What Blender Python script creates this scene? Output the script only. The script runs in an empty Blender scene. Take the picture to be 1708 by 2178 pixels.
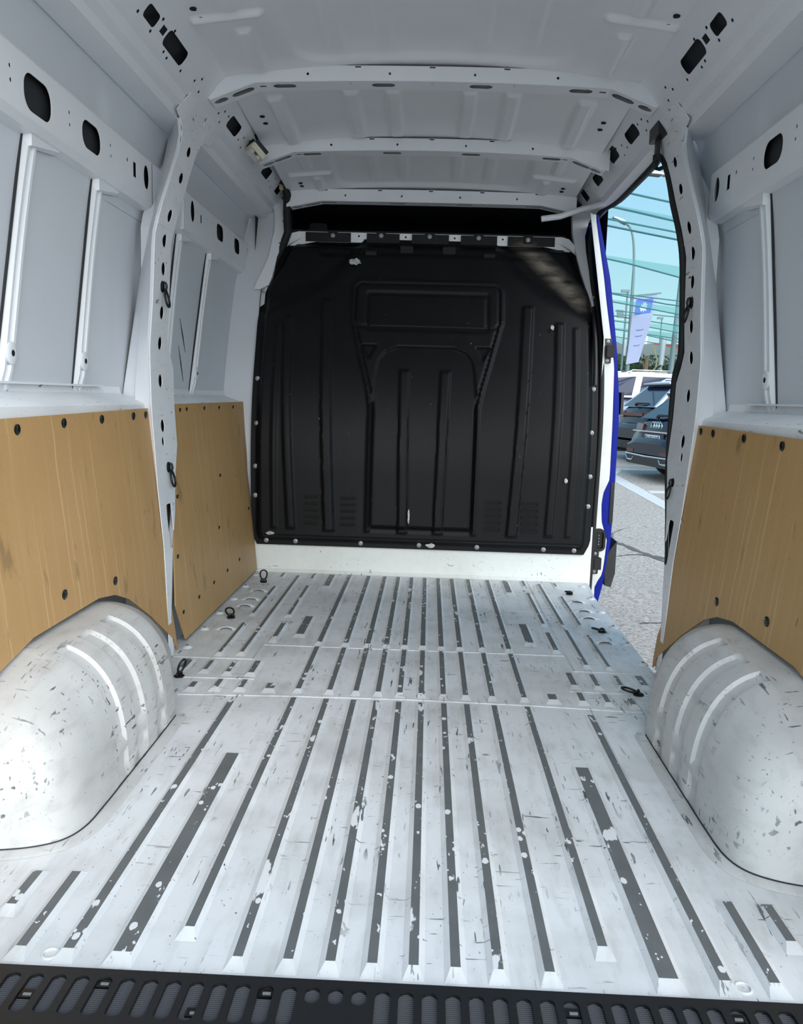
import bpy, bmesh, math, random
import numpy as np
from mathutils import Vector, Matrix
from mathutils.geometry import delaunay_2d_cdt

random.seed(7)
scene = bpy.context.scene
COL = scene.collection

# ------------------------------------------------------------------ camera, sky, sun, exposure
cam_data = bpy.data.cameras.new('camera')
cam = bpy.data.objects.new('camera', cam_data)
COL.objects.link(cam)
yaw, pitch, roll = 0.03012, 0.13654, 0.02903
cf = Vector((-math.sin(yaw) * math.cos(pitch), math.cos(yaw) * math.cos(pitch), -math.sin(pitch)))
cr0 = Vector((math.cos(yaw), math.sin(yaw), 0))
cu0 = cr0.cross(cf)
cr = cr0 * math.cos(roll) + cu0 * math.sin(roll)
cu = cu0 * math.cos(roll) - cr0 * math.sin(roll)
m = Matrix((cr, cu, -cf)).transposed().to_4x4()
m.translation = Vector((0.0309, 0.0, 0.9525))
cam.matrix_world = m
cam_data.sensor_fit = 'HORIZONTAL'
cam_data.sensor_width = 36.0
cam_data.lens = 37.027
cam_data.clip_start = 0.05
cam_data.clip_end = 600
scene.camera = cam


def lin(r, g, b):
    f = lambda c: (c / 255 / 12.92) if c / 255 <= 0.04045 else ((c / 255 + 0.055) / 1.055) ** 2.4
    return (f(r), f(g), f(b), 1.0)


world = bpy.data.worlds.new('sky')
scene.world = world
world.use_nodes = True
wn, wl = world.node_tree.nodes, world.node_tree.links
wn.clear()
w_out = wn.new('ShaderNodeOutputWorld')
w_bg = wn.new('ShaderNodeBackground')
w_tc = wn.new('ShaderNodeTexCoord')
w_sep = wn.new('ShaderNodeSeparateXYZ')
w_ramp = wn.new('ShaderNodeValToRGB')
w_noise = wn.new('ShaderNodeTexNoise')
w_noise.inputs['Scale'].default_value = 3.0
w_noise.inputs['Detail'].default_value = 6
w_cl = wn.new('ShaderNodeMapRange')
w_cl.inputs[1].default_value = 0.52
w_cl.inputs[2].default_value = 0.75
w_mix = wn.new('ShaderNodeMix')
w_mix.data_type = 'RGBA'
el = w_ramp.color_ramp.elements
el[0].position, el[0].color = 0.0, lin(214, 250, 253)
el[1].position, el[1].color = 1.0, lin(120, 178, 232)
e = el.new(0.10); e.color = lin(200, 246, 253)
e = el.new(0.22); e.color = lin(170, 224, 250)
wl.new(w_tc.outputs['Generated'], w_sep.inputs[0])
wl.new(w_tc.outputs['Generated'], w_noise.inputs['Vector'])
wl.new(w_sep.outputs['Z'], w_ramp.inputs[0])
wl.new(w_noise.outputs[0], w_cl.inputs[0])
wl.new(w_cl.outputs[0], w_mix.inputs['Factor'])
wl.new(w_ramp.outputs[0], w_mix.inputs['A'])
w_mix.inputs['B'].default_value = lin(226, 246, 253)
wl.new(w_mix.outputs['Result'], w_bg.inputs['Color'])
w_bg.inputs['Strength'].default_value = 1.0
wl.new(w_bg.outputs[0], w_out.inputs['Surface'])

# sunlight softened by the shade nets over the lot: a very wide soft sun from behind the open rear doors
sun_data = bpy.data.lights.new('sun', 'SUN')
sun_data.energy = 5.6
sun_data.angle = math.radians(80)
sun_data.color = (1.0, 0.98, 0.95)
sun = bpy.data.objects.new('sun', sun_data)
COL.objects.link(sun)
sun.rotation_euler = Vector((-0.34, 0.84, -0.42)).to_track_quat('-Z', 'Y').to_euler()

vs = scene.view_settings
vs.view_transform = 'Standard'
vs.look = 'None'
vs.gamma = 1.0
vs.use_curve_mapping = False
vs.exposure = 0.0

# ------------------------------------------------------------------ mesh helpers
ORG = {}


class MB:
    """collects verts and faces in metres"""

    def __init__(self):
        self.v, self.f, self.m = [], [], []

    def add(self, v, f, mi=0):
        o = len(self.v)
        self.v += [tuple(p) for p in v]
        self.f += [tuple(i + o for i in q) for q in f]
        self.m += [mi] * len(f)
        return self

    def hexa(self, p, mi=0):
        return self.add(p, [(0, 3, 2, 1), (4, 5, 6, 7), (0, 1, 5, 4), (1, 2, 6, 5), (2, 3, 7, 6), (3, 0, 4, 7)], mi)

    def box(self, x0, x1, y0, y1, z0, z1, mi=0):
        return self.hexa([(x0, y0, z0), (x1, y0, z0), (x1, y1, z0), (x0, y1, z0),
                          (x0, y0, z1), (x1, y0, z1), (x1, y1, z1), (x0, y1, z1)], mi)

    def quad(self, a, b, c, d, mi=0):
        return self.add([a, b, c, d], [(0, 1, 2, 3)], mi)

    def frustum(self, x0, x1, y0, y1, z0, z1, dx, dy0, dy1, top_mi=0):
        b = [(x0, y0, z0), (x1, y0, z0), (x1, y1, z0), (x0, y1, z0),
             (x0 + dx, y0 + dy0, z1), (x1 - dx, y0 + dy0, z1), (x1 - dx, y1 - dy1, z1), (x0 + dx, y1 - dy1, z1)]
        self.add(b, [(0, 1, 5, 4), (1, 2, 6, 5), (2, 3, 7, 6), (3, 0, 4, 7)], 0)
        o = len(self.v) - 8
        self.f.append((o + 4, o + 5, o + 6, o + 7)); self.m.append(top_mi)
        return self

    def tube(self, path, r, n=8, closed=False, cap=True, mi=0):
        P = [Vector(p) for p in path]
        k = len(P)
        rr = r if isinstance(r, (list, tuple)) else [r] * k
        vv, ff = [], []
        up = None
        for i, p in enumerate(P):
            if closed:
                t = P[(i + 1) % k] - P[i - 1]
            else:
                t = P[min(i + 1, k - 1)] - P[max(i - 1, 0)]
            t.normalize()
            if up is None:
                up = Vector((0, 0, 1)) if abs(t.z) < 0.9 else Vector((1, 0, 0))
            a = t.cross(up)
            if a.length < 1e-4:
                a = t.orthogonal()
            a.normalize()
            b = a.cross(t)
            up = b
            for j in range(n):
                q = 2 * math.pi * j / n
                vv.append(p + (a * math.cos(q) + b * math.sin(q)) * rr[i])
        for i in range(k if closed else k - 1):
            i2 = (i + 1) % k
            for j in range(n):
                j2 = (j + 1) % n
                ff.append((i * n + j, i * n + j2, i2 * n + j2, i2 * n + j))
        if cap and not closed:
            ff.append(tuple(range(n - 1, -1, -1)))
            ff.append(tuple((k - 1) * n + j for j in range(n)))
        return self.add(vv, ff, mi)

    def prism(self, poly, vec, mi=0):
        n = len(poly)
        v = [Vector(p) for p in poly] + [Vector(p) + Vector(vec) for p in poly]
        f = [tuple(range(n)), tuple(range(2 * n - 1, n - 1, -1))]
        f += [(i, i + n, (i + 1) % n + n, (i + 1) % n) for i in range(n)]
        return self.add(v, f, mi)

    def lathe(self, c, axis, prof, n=16, mi=0):
        a = Vector(axis).normalized()
        u = a.orthogonal().normalized()
        w = a.cross(u)
        vv = []
        for (r, h) in prof:
            for j in range(n):
                q = 2 * math.pi * j / n
                vv.append(Vector(c) + a * h + (u * math.cos(q) + w * math.sin(q)) * r)
        ff = []
        for i in range(len(prof) - 1):
            for j in range(n):
                j2 = (j + 1) % n
                ff.append((i * n + j, i * n + j2, (i + 1) * n + j2, (i + 1) * n + j))
        ff.append(tuple((len(prof) - 1) * n + j for j in range(n)))
        ff.append(tuple(range(n - 1, -1, -1)))
        return self.add(vv, ff, mi)

    def grid(self, P, mi=0, flip=False):
        r, c = P.shape[:2]
        idx = np.arange(r * c).reshape(r, c)
        q = np.stack([idx[:-1, :-1], idx[:-1, 1:], idx[1:, 1:], idx[1:, :-1]], -1).reshape(-1, 4)
        if flip:
            q = q[:, ::-1]
        return self.add(P.reshape(-1, 3).tolist(), q.tolist(), mi)

    def mesh(self, name, mats, smooth=None, org=(0, 0, 0), recalc=True):
        me = bpy.data.meshes.new(name)
        o = Vector(org)
        me.from_pydata([Vector(p) - o for p in self.v], [], self.f)
        for mt in (mats if isinstance(mats, (list, tuple)) else [mats]):
            me.materials.append(mt)
        if any(self.m):
            me.polygons.foreach_set('material_index', self.m)
        if recalc:
            bm = bmesh.new(); bm.from_mesh(me)
            bmesh.ops.recalc_face_normals(bm, faces=bm.faces)
            bm.to_mesh(me); bm.free()
        if smooth is not None:
            me.polygons.foreach_set('use_smooth', [True] * len(me.polygons))
            me.set_sharp_from_angle(angle=math.radians(smooth))
        me.update()
        return me

    def build(self, name, mats, parent=None, smooth=None, org=None, recalc=True, label=None):
        if org is None:
            org = ORG.get(parent.name, Vector((0, 0, 0))) if parent else Vector((0, 0, 0))
        me = self.mesh(name, mats, smooth, org, recalc)
        ob = bpy.data.objects.new(name, me)
        COL.objects.link(ob)
        if parent:
            ob.parent = parent
        else:
            ob.location = org
        ORG[ob.name] = Vector(org)
        if label:
            ob['label'] = label
        return ob


def tag(o, label, cat, group=None):
    o['label'] = label
    o['category'] = cat
    if group:
        o['group'] = group
    return o


def struct(o, label=None):
    o['kind'] = 'structure'
    if label:
        o['label'] = label
    return o


def thing(name, label, cat, loc=(0, 0, 0), rotz=0, group=None, local=False):
    o = bpy.data.objects.new(name, None)
    o.empty_display_size = 0.05
    COL.objects.link(o)
    o.location = loc
    o.rotation_euler = (0, 0, rotz)
    ORG[o.name] = Vector((0, 0, 0)) if local else Vector(loc)
    return tag(o, label, cat, group)


def piece(name, me, parent, loc, rot=(0, 0, 0), sc=(1, 1, 1)):
    """one more child that shares mesh data; loc in metres of the place"""
    o = bpy.data.objects.new(name, me)
    COL.objects.link(o)
    o.parent = parent
    o.location = Vector(loc) - ORG.get(parent.name, Vector((0, 0, 0)))
    o.rotation_euler = rot
    o.scale = sc
    ORG[o.name] = Vector((0, 0, 0))
    return o


def copy_tree(o, parent=None):
    c = o.copy()
    COL.objects.link(c)
    if parent:
        c.parent = parent
    for ch in list(o.children):
        copy_tree(ch, c)
    return c


def oval(cx, cy, rx, ry, n=20):
    return [(cx + rx * math.cos(2 * math.pi * i / n), cy + ry * math.sin(2 * math.pi * i / n)) for i in range(n)]


def rrect(cx, cy, hx, hy, r, n=4):
    r = min(r, hx, hy) * 0.999
    out = []
    for (sx, sy, a0) in ((1, 1, 0), (-1, 1, 90), (-1, -1, 180), (1, -1, 270)):
        for i in range(n + 1):
            a = math.radians(a0 + 90 * i / n)
            out.append((cx + sx * (hx - r) + r * math.cos(a), cy + sy * (hy - r) + r * math.sin(a)))
    return out


def rect(x0, x1, y0, y1):
    return [(x0, y0), (x1, y0), (x1, y1), (x0, y1)]


def inside(p, poly):
    x, y = p
    c = False
    j = len(poly) - 1
    for i in range(len(poly)):
        xi, yi = poly[i]; xj, yj = poly[j]
        if (yi > y) != (yj > y) and x < (xj - xi) * (y - yi) / (yj - yi) + xi:
            c = not c
        j = i
    return c


def sheet(outer, holes, mapf, thick, lines=(), pts=(), seg=0):
    """a sheet-metal plate with real holes: outline, hole outlines, fold lines -> (verts, faces)"""
    vs2, ed = [], []
    if seg:
        o2 = []
        for i, p in enumerate(outer):
            q = outer[(i + 1) % len(outer)]
            k = max(1, int(math.ceil(math.hypot(q[0] - p[0], q[1] - p[1]) / seg)))
            o2 += [(p[0] + (q[0] - p[0]) * j / k, p[1] + (q[1] - p[1]) * j / k) for j in range(k)]
        outer = o2
    for loop in [outer] + list(holes):
        o = len(vs2)
        vs2 += [Vector(p) for p in loop]
        ed += [(o + i, o + (i + 1) % len(loop)) for i in range(len(loop))]
    for ln in lines:
        o = len(vs2)
        vs2 += [Vector(p) for p in ln]
        ed += [(o + i, o + i + 1) for i in range(len(ln) - 1)]
    vs2 += [Vector(p) for p in pts]
    V, _, F, *_ = delaunay_2d_cdt(vs2, ed, [], 0, 1e-6)
    keep = []
    for f in F:
        c = sum((V[i] for i in f), Vector((0, 0))) / len(f)
        if inside(c, outer) and not any(inside(c, h) for h in holes):
            keep.append(tuple(f))
    used = sorted({i for f in keep for i in f})
    mp = {a: b for b, a in enumerate(used)}
    n = len(used)
    top = [mapf(V[i].x, V[i].y, 0.0) for i in used]
    bot = [mapf(V[i].x, V[i].y, -thick) for i in used]
    faces = [tuple(mp[i] for i in f) for f in keep]
    cnt = {}
    for f in faces:
        for i in range(len(f)):
            a, b = f[i], f[(i + 1) % len(f)]
            cnt.setdefault((min(a, b), max(a, b)), []).append((a, b))
    out = list(faces) + [tuple(i + n for i in reversed(f)) for f in faces]
    for k, l in cnt.items():
        if len(l) == 1:
            a, b = l[0]
            out.append((b, a, a + n, b + n))
    return top + bot, out


class Prof:
    """a folded profile given as (a, z) points; s is the length along it"""

    def __init__(self, pts):
        self.p = [Vector(q) for q in pts]
        self.s = [0.0]
        for a, b in zip(self.p, self.p[1:]):
            self.s.append(self.s[-1] + (b - a).length)
        self.L = self.s[-1]

    def at(self, s):
        s = min(max(s, 0), self.L)
        for i in range(len(self.p) - 1):
            if s <= self.s[i + 1] + 1e-9:
                k = (s - self.s[i]) / (self.s[i + 1] - self.s[i])
                t = (self.p[i + 1] - self.p[i]).normalized()
                return self.p[i].lerp(self.p[i + 1], k), Vector((-t.y, t.x))
        return self.p[-1], Vector((0, 0))

    def sz(self, z):
        for i in range(len(self.p) - 1):
            z0, z1 = self.p[i].y, self.p[i + 1].y
            if (z0 - z) * (z1 - z) <= 0 and z0 != z1:
                return self.s[i] + (self.s[i + 1] - self.s[i]) * (z - z0) / (z1 - z0)
        return 0.0


# ------------------------------------------------------------------ materials
def new_mat(name):
    mt = bpy.data.materials.new(name)
    mt.use_nodes = True
    nt = mt.node_tree
    b = nt.nodes['Principled BSDF']
    return mt, nt.nodes, nt.links, b


def simple(name, col, rough=0.5, metal=0.0, noise=0.0, scale=8.0, bump=0.0, bscale=60.0, spec=0.5, emit=None):
    mt, N, L, b = new_mat(name)
    b.inputs['Base Color'].default_value = col
    b.inputs['Roughness'].default_value = rough
    b.inputs['Metallic'].default_value = metal
    b.inputs['Specular IOR Level'].default_value = spec
    tc = N.new('ShaderNodeTexCoord')
    if noise:
        n = N.new('ShaderNodeTexNoise'); n.inputs['Scale'].default_value = scale; n.inputs['Detail'].default_value = 5
        L.new(tc.outputs['Object'], n.inputs['Vector'])
        r = N.new('ShaderNodeMapRange')
        r.inputs[1].default_value = 0.3; r.inputs[2].default_value = 0.7
        r.inputs[3].default_value = 1 - noise; r.inputs[4].default_value = 1.0
        L.new(n.outputs[0], r.inputs[0])
        mx = N.new('ShaderNodeMix'); mx.data_type = 'RGBA'; mx.blend_type = 'MULTIPLY'
        mx.inputs['Factor'].default_value = 1.0
        mx.inputs['A'].default_value = col
        L.new(r.outputs[0], mx.inputs['B'])
        L.new(mx.outputs['Result'], b.inputs['Base Color'])
    if bump:
        n2 = N.new('ShaderNodeTexNoise'); n2.inputs['Scale'].default_value = bscale; n2.inputs['Detail'].default_value = 3
        L.new(tc.outputs['Object'], n2.inputs['Vector'])
        bp = N.new('ShaderNodeBump'); bp.inputs['Strength'].default_value = bump; bp.inputs['Distance'].default_value = 0.002
        L.new(n2.outputs[0], bp.inputs['Height'])
        L.new(bp.outputs[0], b.inputs['Normal'])
    return mt


def nmath(N, L, op, a, b=None, clamp=False):
    n = N.new('ShaderNodeMath'); n.operation = op; n.use_clamp = clamp
    for i, x in enumerate((a, b)):
        if x is None:
            continue
        if isinstance(x, (int, float)):
            n.inputs[i].default_value = x
        else:
            L.new(x, n.inputs[i])
    return n.outputs[0]


def nnoise(N, L, vec, scale, stretch=(1, 1, 1), detail=4, rough=0.55, off=(0, 0, 0), rot=(0, 0, 0)):
    mp = N.new('ShaderNodeMapping')
    mp.inputs['Scale'].default_value = stretch
    mp.inputs['Location'].default_value = off
    mp.inputs['Rotation'].default_value = rot
    L.new(vec, mp.inputs['Vector'])
    n = N.new('ShaderNodeTexNoise')
    n.inputs['Scale'].default_value = scale; n.inputs['Detail'].default_value = detail; n.inputs['Roughness'].default_value = rough
    L.new(mp.outputs[0], n.inputs['Vector'])
    return n.outputs[0]


def nramp(N, L, x, a, b):
    r = N.new('ShaderNodeMapRange'); r.clamp = True
    r.inputs[1].default_value = a; r.inputs[2].default_value = b
    L.new(x, r.inputs[0])
    return r.outputs[0]


def nmix(N, L, fac, a, b):
    mx = N.new('ShaderNodeMix'); mx.data_type = 'RGBA'
    if isinstance(fac, (int, float)):
        mx.inputs['Factor'].default_value = fac
    else:
        L.new(fac, mx.inputs['Factor'])
    for k, x in (('A', a), ('B', b)):
        if isinstance(x, tuple):
            mx.inputs[k].default_value = x
        else:
            L.new(x, mx.inputs[k])
    return mx.outputs['Result']


def worn_white(name, base, dirt_col, scratch, dirt=0.35, grey=lin(88, 92, 96)):
    """white paint with dirt clouds, scuffs and thin scratches down to grey primer"""
    mt, N, L, b = new_mat(name)
    tc = N.new('ShaderNodeTexCoord'); V = tc.outputs['Object']
    d1 = nramp(N, L, nnoise(N, L, V, 3.2, detail=6), 0.45, 0.72)
    d2 = nramp(N, L, nnoise(N, L, V, 30, (1, 0.25, 1), detail=5), 0.5, 0.75)
    d = nmath(N, L, 'MULTIPLY', nmath(N, L, 'ADD', nmath(N, L, 'MULTIPLY', d1, 0.65), nmath(N, L, 'MULTIPLY', d2, 0.45)), dirt, True)
    col = nmix(N, L, d, base, dirt_col)
    stain = nramp(N, L, nnoise(N, L, V, 1.6, detail=5, off=(1, 6, 2)), 0.62, 0.78)
    col = nmix(N, L, nmath(N, L, 'MULTIPLY', stain, dirt * 0.7), col, lin(150, 138, 122))
    mask = nramp(N, L, nnoise(N, L, V, 4.0, detail=4, off=(3, 1, 2)), 0.44, 0.60)
    wide = nramp(N, L, nnoise(N, L, V, 2.5, detail=2, off=(7, 1, 2)), 0.40, 0.60)
    s1 = nramp(N, L, nnoise(N, L, V, 60, (1, 0.14, 1), 3, off=(9, 2, 0)), 0.69 - scratch, 0.71 - scratch)
    s2 = nramp(N, L, nnoise(N, L, V, 85, (1, 0.11, 0.5), 2, off=(1, 7, 4), rot=(0.3, 0.2, 0.8)), 0.70 - scratch, 0.72 - scratch)
    s3 = nramp(N, L, nnoise(N, L, V, 90, (0.16, 1, 0.3), 2, off=(5, 2, 1), rot=(0.1, 0.5, -0.7)), 0.725 - scratch, 0.745 - scratch)
    s4 = nramp(N, L, nnoise(N, L, V, 70, (0.12, 1, 0.5), 2, off=(2, 9, 3), rot=(0.4, 0.1, 1.0)), 0.725 - scratch, 0.745 - scratch)
    chips = nramp(N, L, nnoise(N, L, V, 13, (1, 0.6, 1), 7, 0.7, off=(6, 3, 9)), 0.705 - scratch, 0.712 - scratch)
    sp = nramp(N, L, nnoise(N, L, V, 150, (1, 0.6, 1), 1, off=(2, 2, 7)), 0.745 - scratch * 0.5, 0.76 - scratch * 0.5)
    s = nmath(N, L, 'ADD', nmath(N, L, 'ADD', s1, s2), nmath(N, L, 'ADD', s3, s4), True)
    s = nmath(N, L, 'MULTIPLY', s, mask, True)
    s = nmath(N, L, 'MAXIMUM', s, nmath(N, L, 'MULTIPLY', nmath(N, L, 'MAXIMUM', chips, sp), wide))
    col = nmix(N, L, s, col, grey)
    L.new(col, b.inputs['Base Color'])
    b.inputs['Roughness'].default_value = 0.42
    bp = N.new('ShaderNodeBump'); bp.inputs['Strength'].default_value = 0.25; bp.inputs['Distance'].default_value = 0.002
    L.new(nnoise(N, L, V, 22, detail=3), bp.inputs['Height'])
    L.new(bp.outputs[0], b.inputs['Normal'])
    return mt


def rib_top_mat():
    """rubbed-through rib crowns: grey primer with leftover flecks of white paint"""
    mt, N, L, b = new_mat('rubbed_rib_crown')
    tc = N.new('ShaderNodeTexCoord'); V = tc.outputs['Object']
    vor = N.new('ShaderNodeTexVoronoi'); vor.inputs['Scale'].default_value = 24
    mpv = N.new('ShaderNodeMapping'); mpv.inputs['Scale'].default_value = (1, 0.6, 0)
    L.new(V, mpv.inputs['Vector']); L.new(mpv.outputs[0], vor.inputs['Vector'])
    wob = nnoise(N, L, V, 90, detail=2)
    dots = nmath(N, L, 'LESS_THAN', nmath(N, L, 'ADD', vor.outputs['Distance'], nmath(N, L, 'MULTIPLY', wob, 0.12)), 0.22)
    f2 = nramp(N, L, nnoise(N, L, V, 16, (1, 0.35, 1), 4), 0.63, 0.65)
    f3 = nramp(N, L, nnoise(N, L, V, 75, (1, 0.5, 1), 2), 0.68, 0.70)
    f = nmath(N, L, 'MAXIMUM', nmath(N, L, 'MAXIMUM', dots, f3), f2)
    g = nmix(N, L, nnoise(N, L, V, 16, detail=5), lin(82, 86, 88), lin(108, 111, 112))
    col = nmix(N, L, f, g, lin(214, 217, 220))
    L.new(col, b.inputs['Base Color'])
    b.inputs['Roughness'].default_value = 0.5
    return mt


def hardboard(name, c1, c2, light):
    mt, N, L, b = new_mat(name)
    tc = N.new('ShaderNodeTexCoord'); V0 = tc.outputs['Object']
    wv = N.new('ShaderNodeTexNoise'); wv.inputs['Scale'].default_value = 3.0; wv.inputs['Detail'].default_value = 2
    L.new(V0, wv.inputs['Vector'])
    va = N.new('ShaderNodeVectorMath'); va.operation = 'MULTIPLY_ADD'
    L.new(wv.outputs['Color'], va.inputs[0]); va.inputs[1].default_value = (0, 0.05, 0); L.new(V0, va.inputs[2])
    V = va.outputs[0]
    base = nmix(N, L, nramp(N, L, nnoise(N, L, V, 2.2, detail=5), 0.3, 0.7), c1, c2)
    grain = nramp(N, L, nnoise(N, L, V, 420, (1, 1, 0.6), 2), 0.25, 0.75)
    base = nmix(N, L, nmath(N, L, 'MULTIPLY', grain, 0.25), base, lin(128, 96, 56))
    streak = nramp(N, L, nnoise(N, L, V, 22, (0, 1, 0.012), 3), 0.50, 0.74)
    base = nmix(N, L, nmath(N, L, 'MULTIPLY', streak, 0.16), base, light)
    fine = nramp(N, L, nnoise(N, L, V, 55, (0, 1, 0.016), 2, off=(3, 3, 3)), 0.66, 0.71)
    base = nmix(N, L, nmath(N, L, 'MULTIPLY', fine, 0.55), base, light)
    scuff = nramp(N, L, nnoise(N, L, V, 16, (1, 1, 0.35), 5, off=(8, 1, 5), rot=(0.6, 0, 0)), 0.62, 0.72)
    base = nmix(N, L, nmath(N, L, 'MULTIPLY', scuff, 0.5), base, lin(112, 90, 64))
    nick = nramp(N, L, nnoise(N, L, V, 48, (1, 1, 0.22), 3, off=(2, 5, 5), rot=(-0.4, 0, 0)), 0.72, 0.74)
    base = nmix(N, L, nmath(N, L, 'MULTIPLY', nick, 0.6), base, lin(84, 68, 50))
    L.new(base, b.inputs['Base Color'])
    b.inputs['Roughness'].default_value = 0.5
    b.inputs['Specular IOR Level'].default_value = 0.35
    return mt


def asphalt():
    mt, N, L, b = new_mat('asphalt')
    tc = N.new('ShaderNodeTexCoord'); V = tc.outputs['Object']
    g = nnoise(N, L, V, 38, detail=4, rough=0.75)
    c = nmix(N, L, nramp(N, L, g, 0.3, 0.72), lin(112, 106, 100), lin(226, 214, 203))
    big = nramp(N, L, nnoise(N, L, V, 0.5, detail=3), 0.35, 0.65)
    c = nmix(N, L, nmath(N, L, 'MULTIPLY', big, 0.25), c, lin(156, 148, 141))
    L.new(c, b.inputs['Base Color'])
    b.inputs['Roughness'].default_value = 0.9
    return mt


def liner_mat():
    """black moulded plastic; the upper right shoulder is rubbed grey by cargo"""
    mt, N, L, b = new_mat('black_moulded_plastic')
    tc = N.new('ShaderNodeTexCoord'); V = tc.outputs['Object']
    sep = N.new('ShaderNodeSeparateXYZ'); L.new(V, sep.inputs[0])
    x, z = sep.outputs['X'], sep.outputs['Z']
    # distance from the slanted shoulder line (0.50,1.70)-(0.80,1.40)
    dd = nmath(N, L, 'SUBTRACT', nmath(N, L, 'ADD', x, z), 2.19)
    near = nmath(N, L, 'SUBTRACT', 1.0, nmath(N, L, 'MULTIPLY', nmath(N, L, 'ABSOLUTE', dd), 10.0), True)
    along = nmath(N, L, 'SUBTRACT', x, z)
    in1 = nramp(N, L, along, -1.25, -1.05)
    in2 = nmath(N, L, 'SUBTRACT', 1.0, nramp(N, L, along, -0.50, -0.36))
    m1 = nmath(N, L, 'MULTIPLY', nmath(N, L, 'MULTIPLY', in1, in2), near)
    rub = nmath(N, L, 'MULTIPLY', m1, nramp(N, L, nnoise(N, L, V, 9, (1, 1, 3.0), 5), 0.3, 0.65))
    base = nmix(N, L, nramp(N, L, nnoise(N, L, V, 6, detail=5), 0.35, 0.75), lin(8, 9, 12), lin(14, 15, 19))
    vs_ = nramp(N, L, nnoise(N, L, V, 30, (1, 1, 0.05), 3), 0.62, 0.8)
    base = nmix(N, L, nmath(N, L, 'MULTIPLY', vs_, 0.5), base, lin(28, 30, 34))
    fl = nramp(N, L, nnoise(N, L, V, 60, (1, 1, 0.5), 2, off=(4, 4, 1)), 0.765, 0.775)
    base = nmix(N, L, fl, base, lin(120, 124, 128))
    base = nmix(N, L, nmath(N, L, 'MULTIPLY', rub, 0.9), base, lin(134, 126, 116))
    L.new(base, b.inputs['Base Color'])
    b.inputs['Roughness'].default_value = 0.50
    b.inputs['Specular IOR Level'].default_value = 0.22
    return mt


M = {}
M['paint'] = simple('white_body_paint', lin(228, 231, 236), 0.35, noise=0.05, scale=5, spec=0.4)
M['skin'] = simple('white_panel_paint', lin(208, 212, 219), 0.42, noise=0.05, scale=3, spec=0.35)
M['roof'] = simple('white_roof_paint', lin(226, 228, 232), 0.33, noise=0.05, scale=4, spec=0.45)
M['pillar'] = worn_white('scuffed_pillar_paint', lin(230, 233, 237), lin(172, 176, 180), -0.01, 0.3)
M['floor'] = worn_white('worn_floor_paint', lin(213, 216, 219), lin(138, 137, 130), 0.03, 0.62)
M['arch'] = worn_white('worn_arch_paint', lin(192, 193, 193), lin(140, 137, 130), 0.03, 0.7)
M['sillwall'] = worn_white('scuffed_bulkhead_sill', lin(224, 228, 226), lin(186, 190, 180), -0.005, 0.4)
M['rib'] = rib_top_mat()
M['primer_shade'] = simple('dark_primer_and_hole_shade', lin(34, 36, 40), 0.7)  # primer colour; also the painted shade on sheets behind open holes
M['board'] = hardboard('brown_hardboard', lin(193, 155, 106), lin(182, 144, 94), lin(214, 184, 140))
M['black'] = simple('black_plastic', lin(22, 23, 26), 0.45, bump=0.1)
M['blackgloss'] = simple('black_gloss', lin(14, 15, 18), 0.25)
M['rubber'] = simple('black_rubber', lin(20, 20, 21), 0.7)
M['ring'] = simple('dark_steel_ring', lin(30, 29, 29), 0.45, 0.4)
M['bolt'] = simple('zinc_bolt', lin(150, 153, 155), 0.45, 0.6)
M['liner'] = liner_mat()
M['hole'] = simple('painted_hole_shade', lin(10, 11, 13), 0.9)  # near-black colour that paints the shade inside holes
M['blue'] = simple('blue_body_paint', lin(6, 26, 130), 0.5, noise=0.08, scale=12, spec=0.15)
M['white_out'] = simple('white_jamb_paint', lin(208, 208, 204), 0.35, noise=0.10, scale=9)
M['cream'] = simple('cream_lamp_plastic', lin(206, 200, 180), 0.45)
M['lens'] = simple('lamp_lens', lin(222, 218, 204), 0.25)
M['asphalt'] = asphalt()
M['line'] = simple('road_paint', lin(226, 224, 222), 0.8, noise=0.25, scale=30)
M['crack'] = simple('asphalt_crack', lin(104, 100, 96), 0.9)
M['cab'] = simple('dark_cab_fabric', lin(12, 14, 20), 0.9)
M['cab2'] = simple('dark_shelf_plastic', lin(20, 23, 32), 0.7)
M['sticker'] = simple('torn_sticker', lin(205, 206, 204), 0.6, noise=0.6, scale=70)
M['grip'] = simple('grip_insert_plastic', lin(66, 68, 74), 0.6)
M['yellow'] = simple('yellowed_connector', lin(176, 166, 120), 0.5)

# ------------------------------------------------------------------ setting: van floor
floor_b = MB()
floor_b.add([(-1.0, 1.225, 0), (1.0, 1.225, 0), (1.0, 1.56, 0), (0.93, 1.56, 0), (0.93, 2.9, 0), (0.868, 2.9, 0),
             (0.882, 4.05, 0), (0.915, 4.41, 0), (-0.92, 4.41, 0), (-0.92, 2.9, 0), (-0.93, 2.9, 0), (-0.93, 1.56, 0), (-1.0, 1.56, 0)],
            [(0, 1, 2, 3, 4, 5, 6, 7, 8, 9, 10, 11, 12)])
o = len(floor_b.v)
fb = list(floor_b.v)
n = len(fb)
floor_b.v += [(x, y, z - 0.02) for x, y, z in fb]
floor_b.f += [tuple(range(2 * n - 1, n - 1, -1))] + [(i, i + n, (i + 1) % n + n, (i + 1) % n) for i in range(n)]
floor_b.m += [0] * (n + 1)
floor = struct(floor_b.build('floor', [M['floor'], M['rib']]), 'worn white ribbed steel cargo floor')

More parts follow.
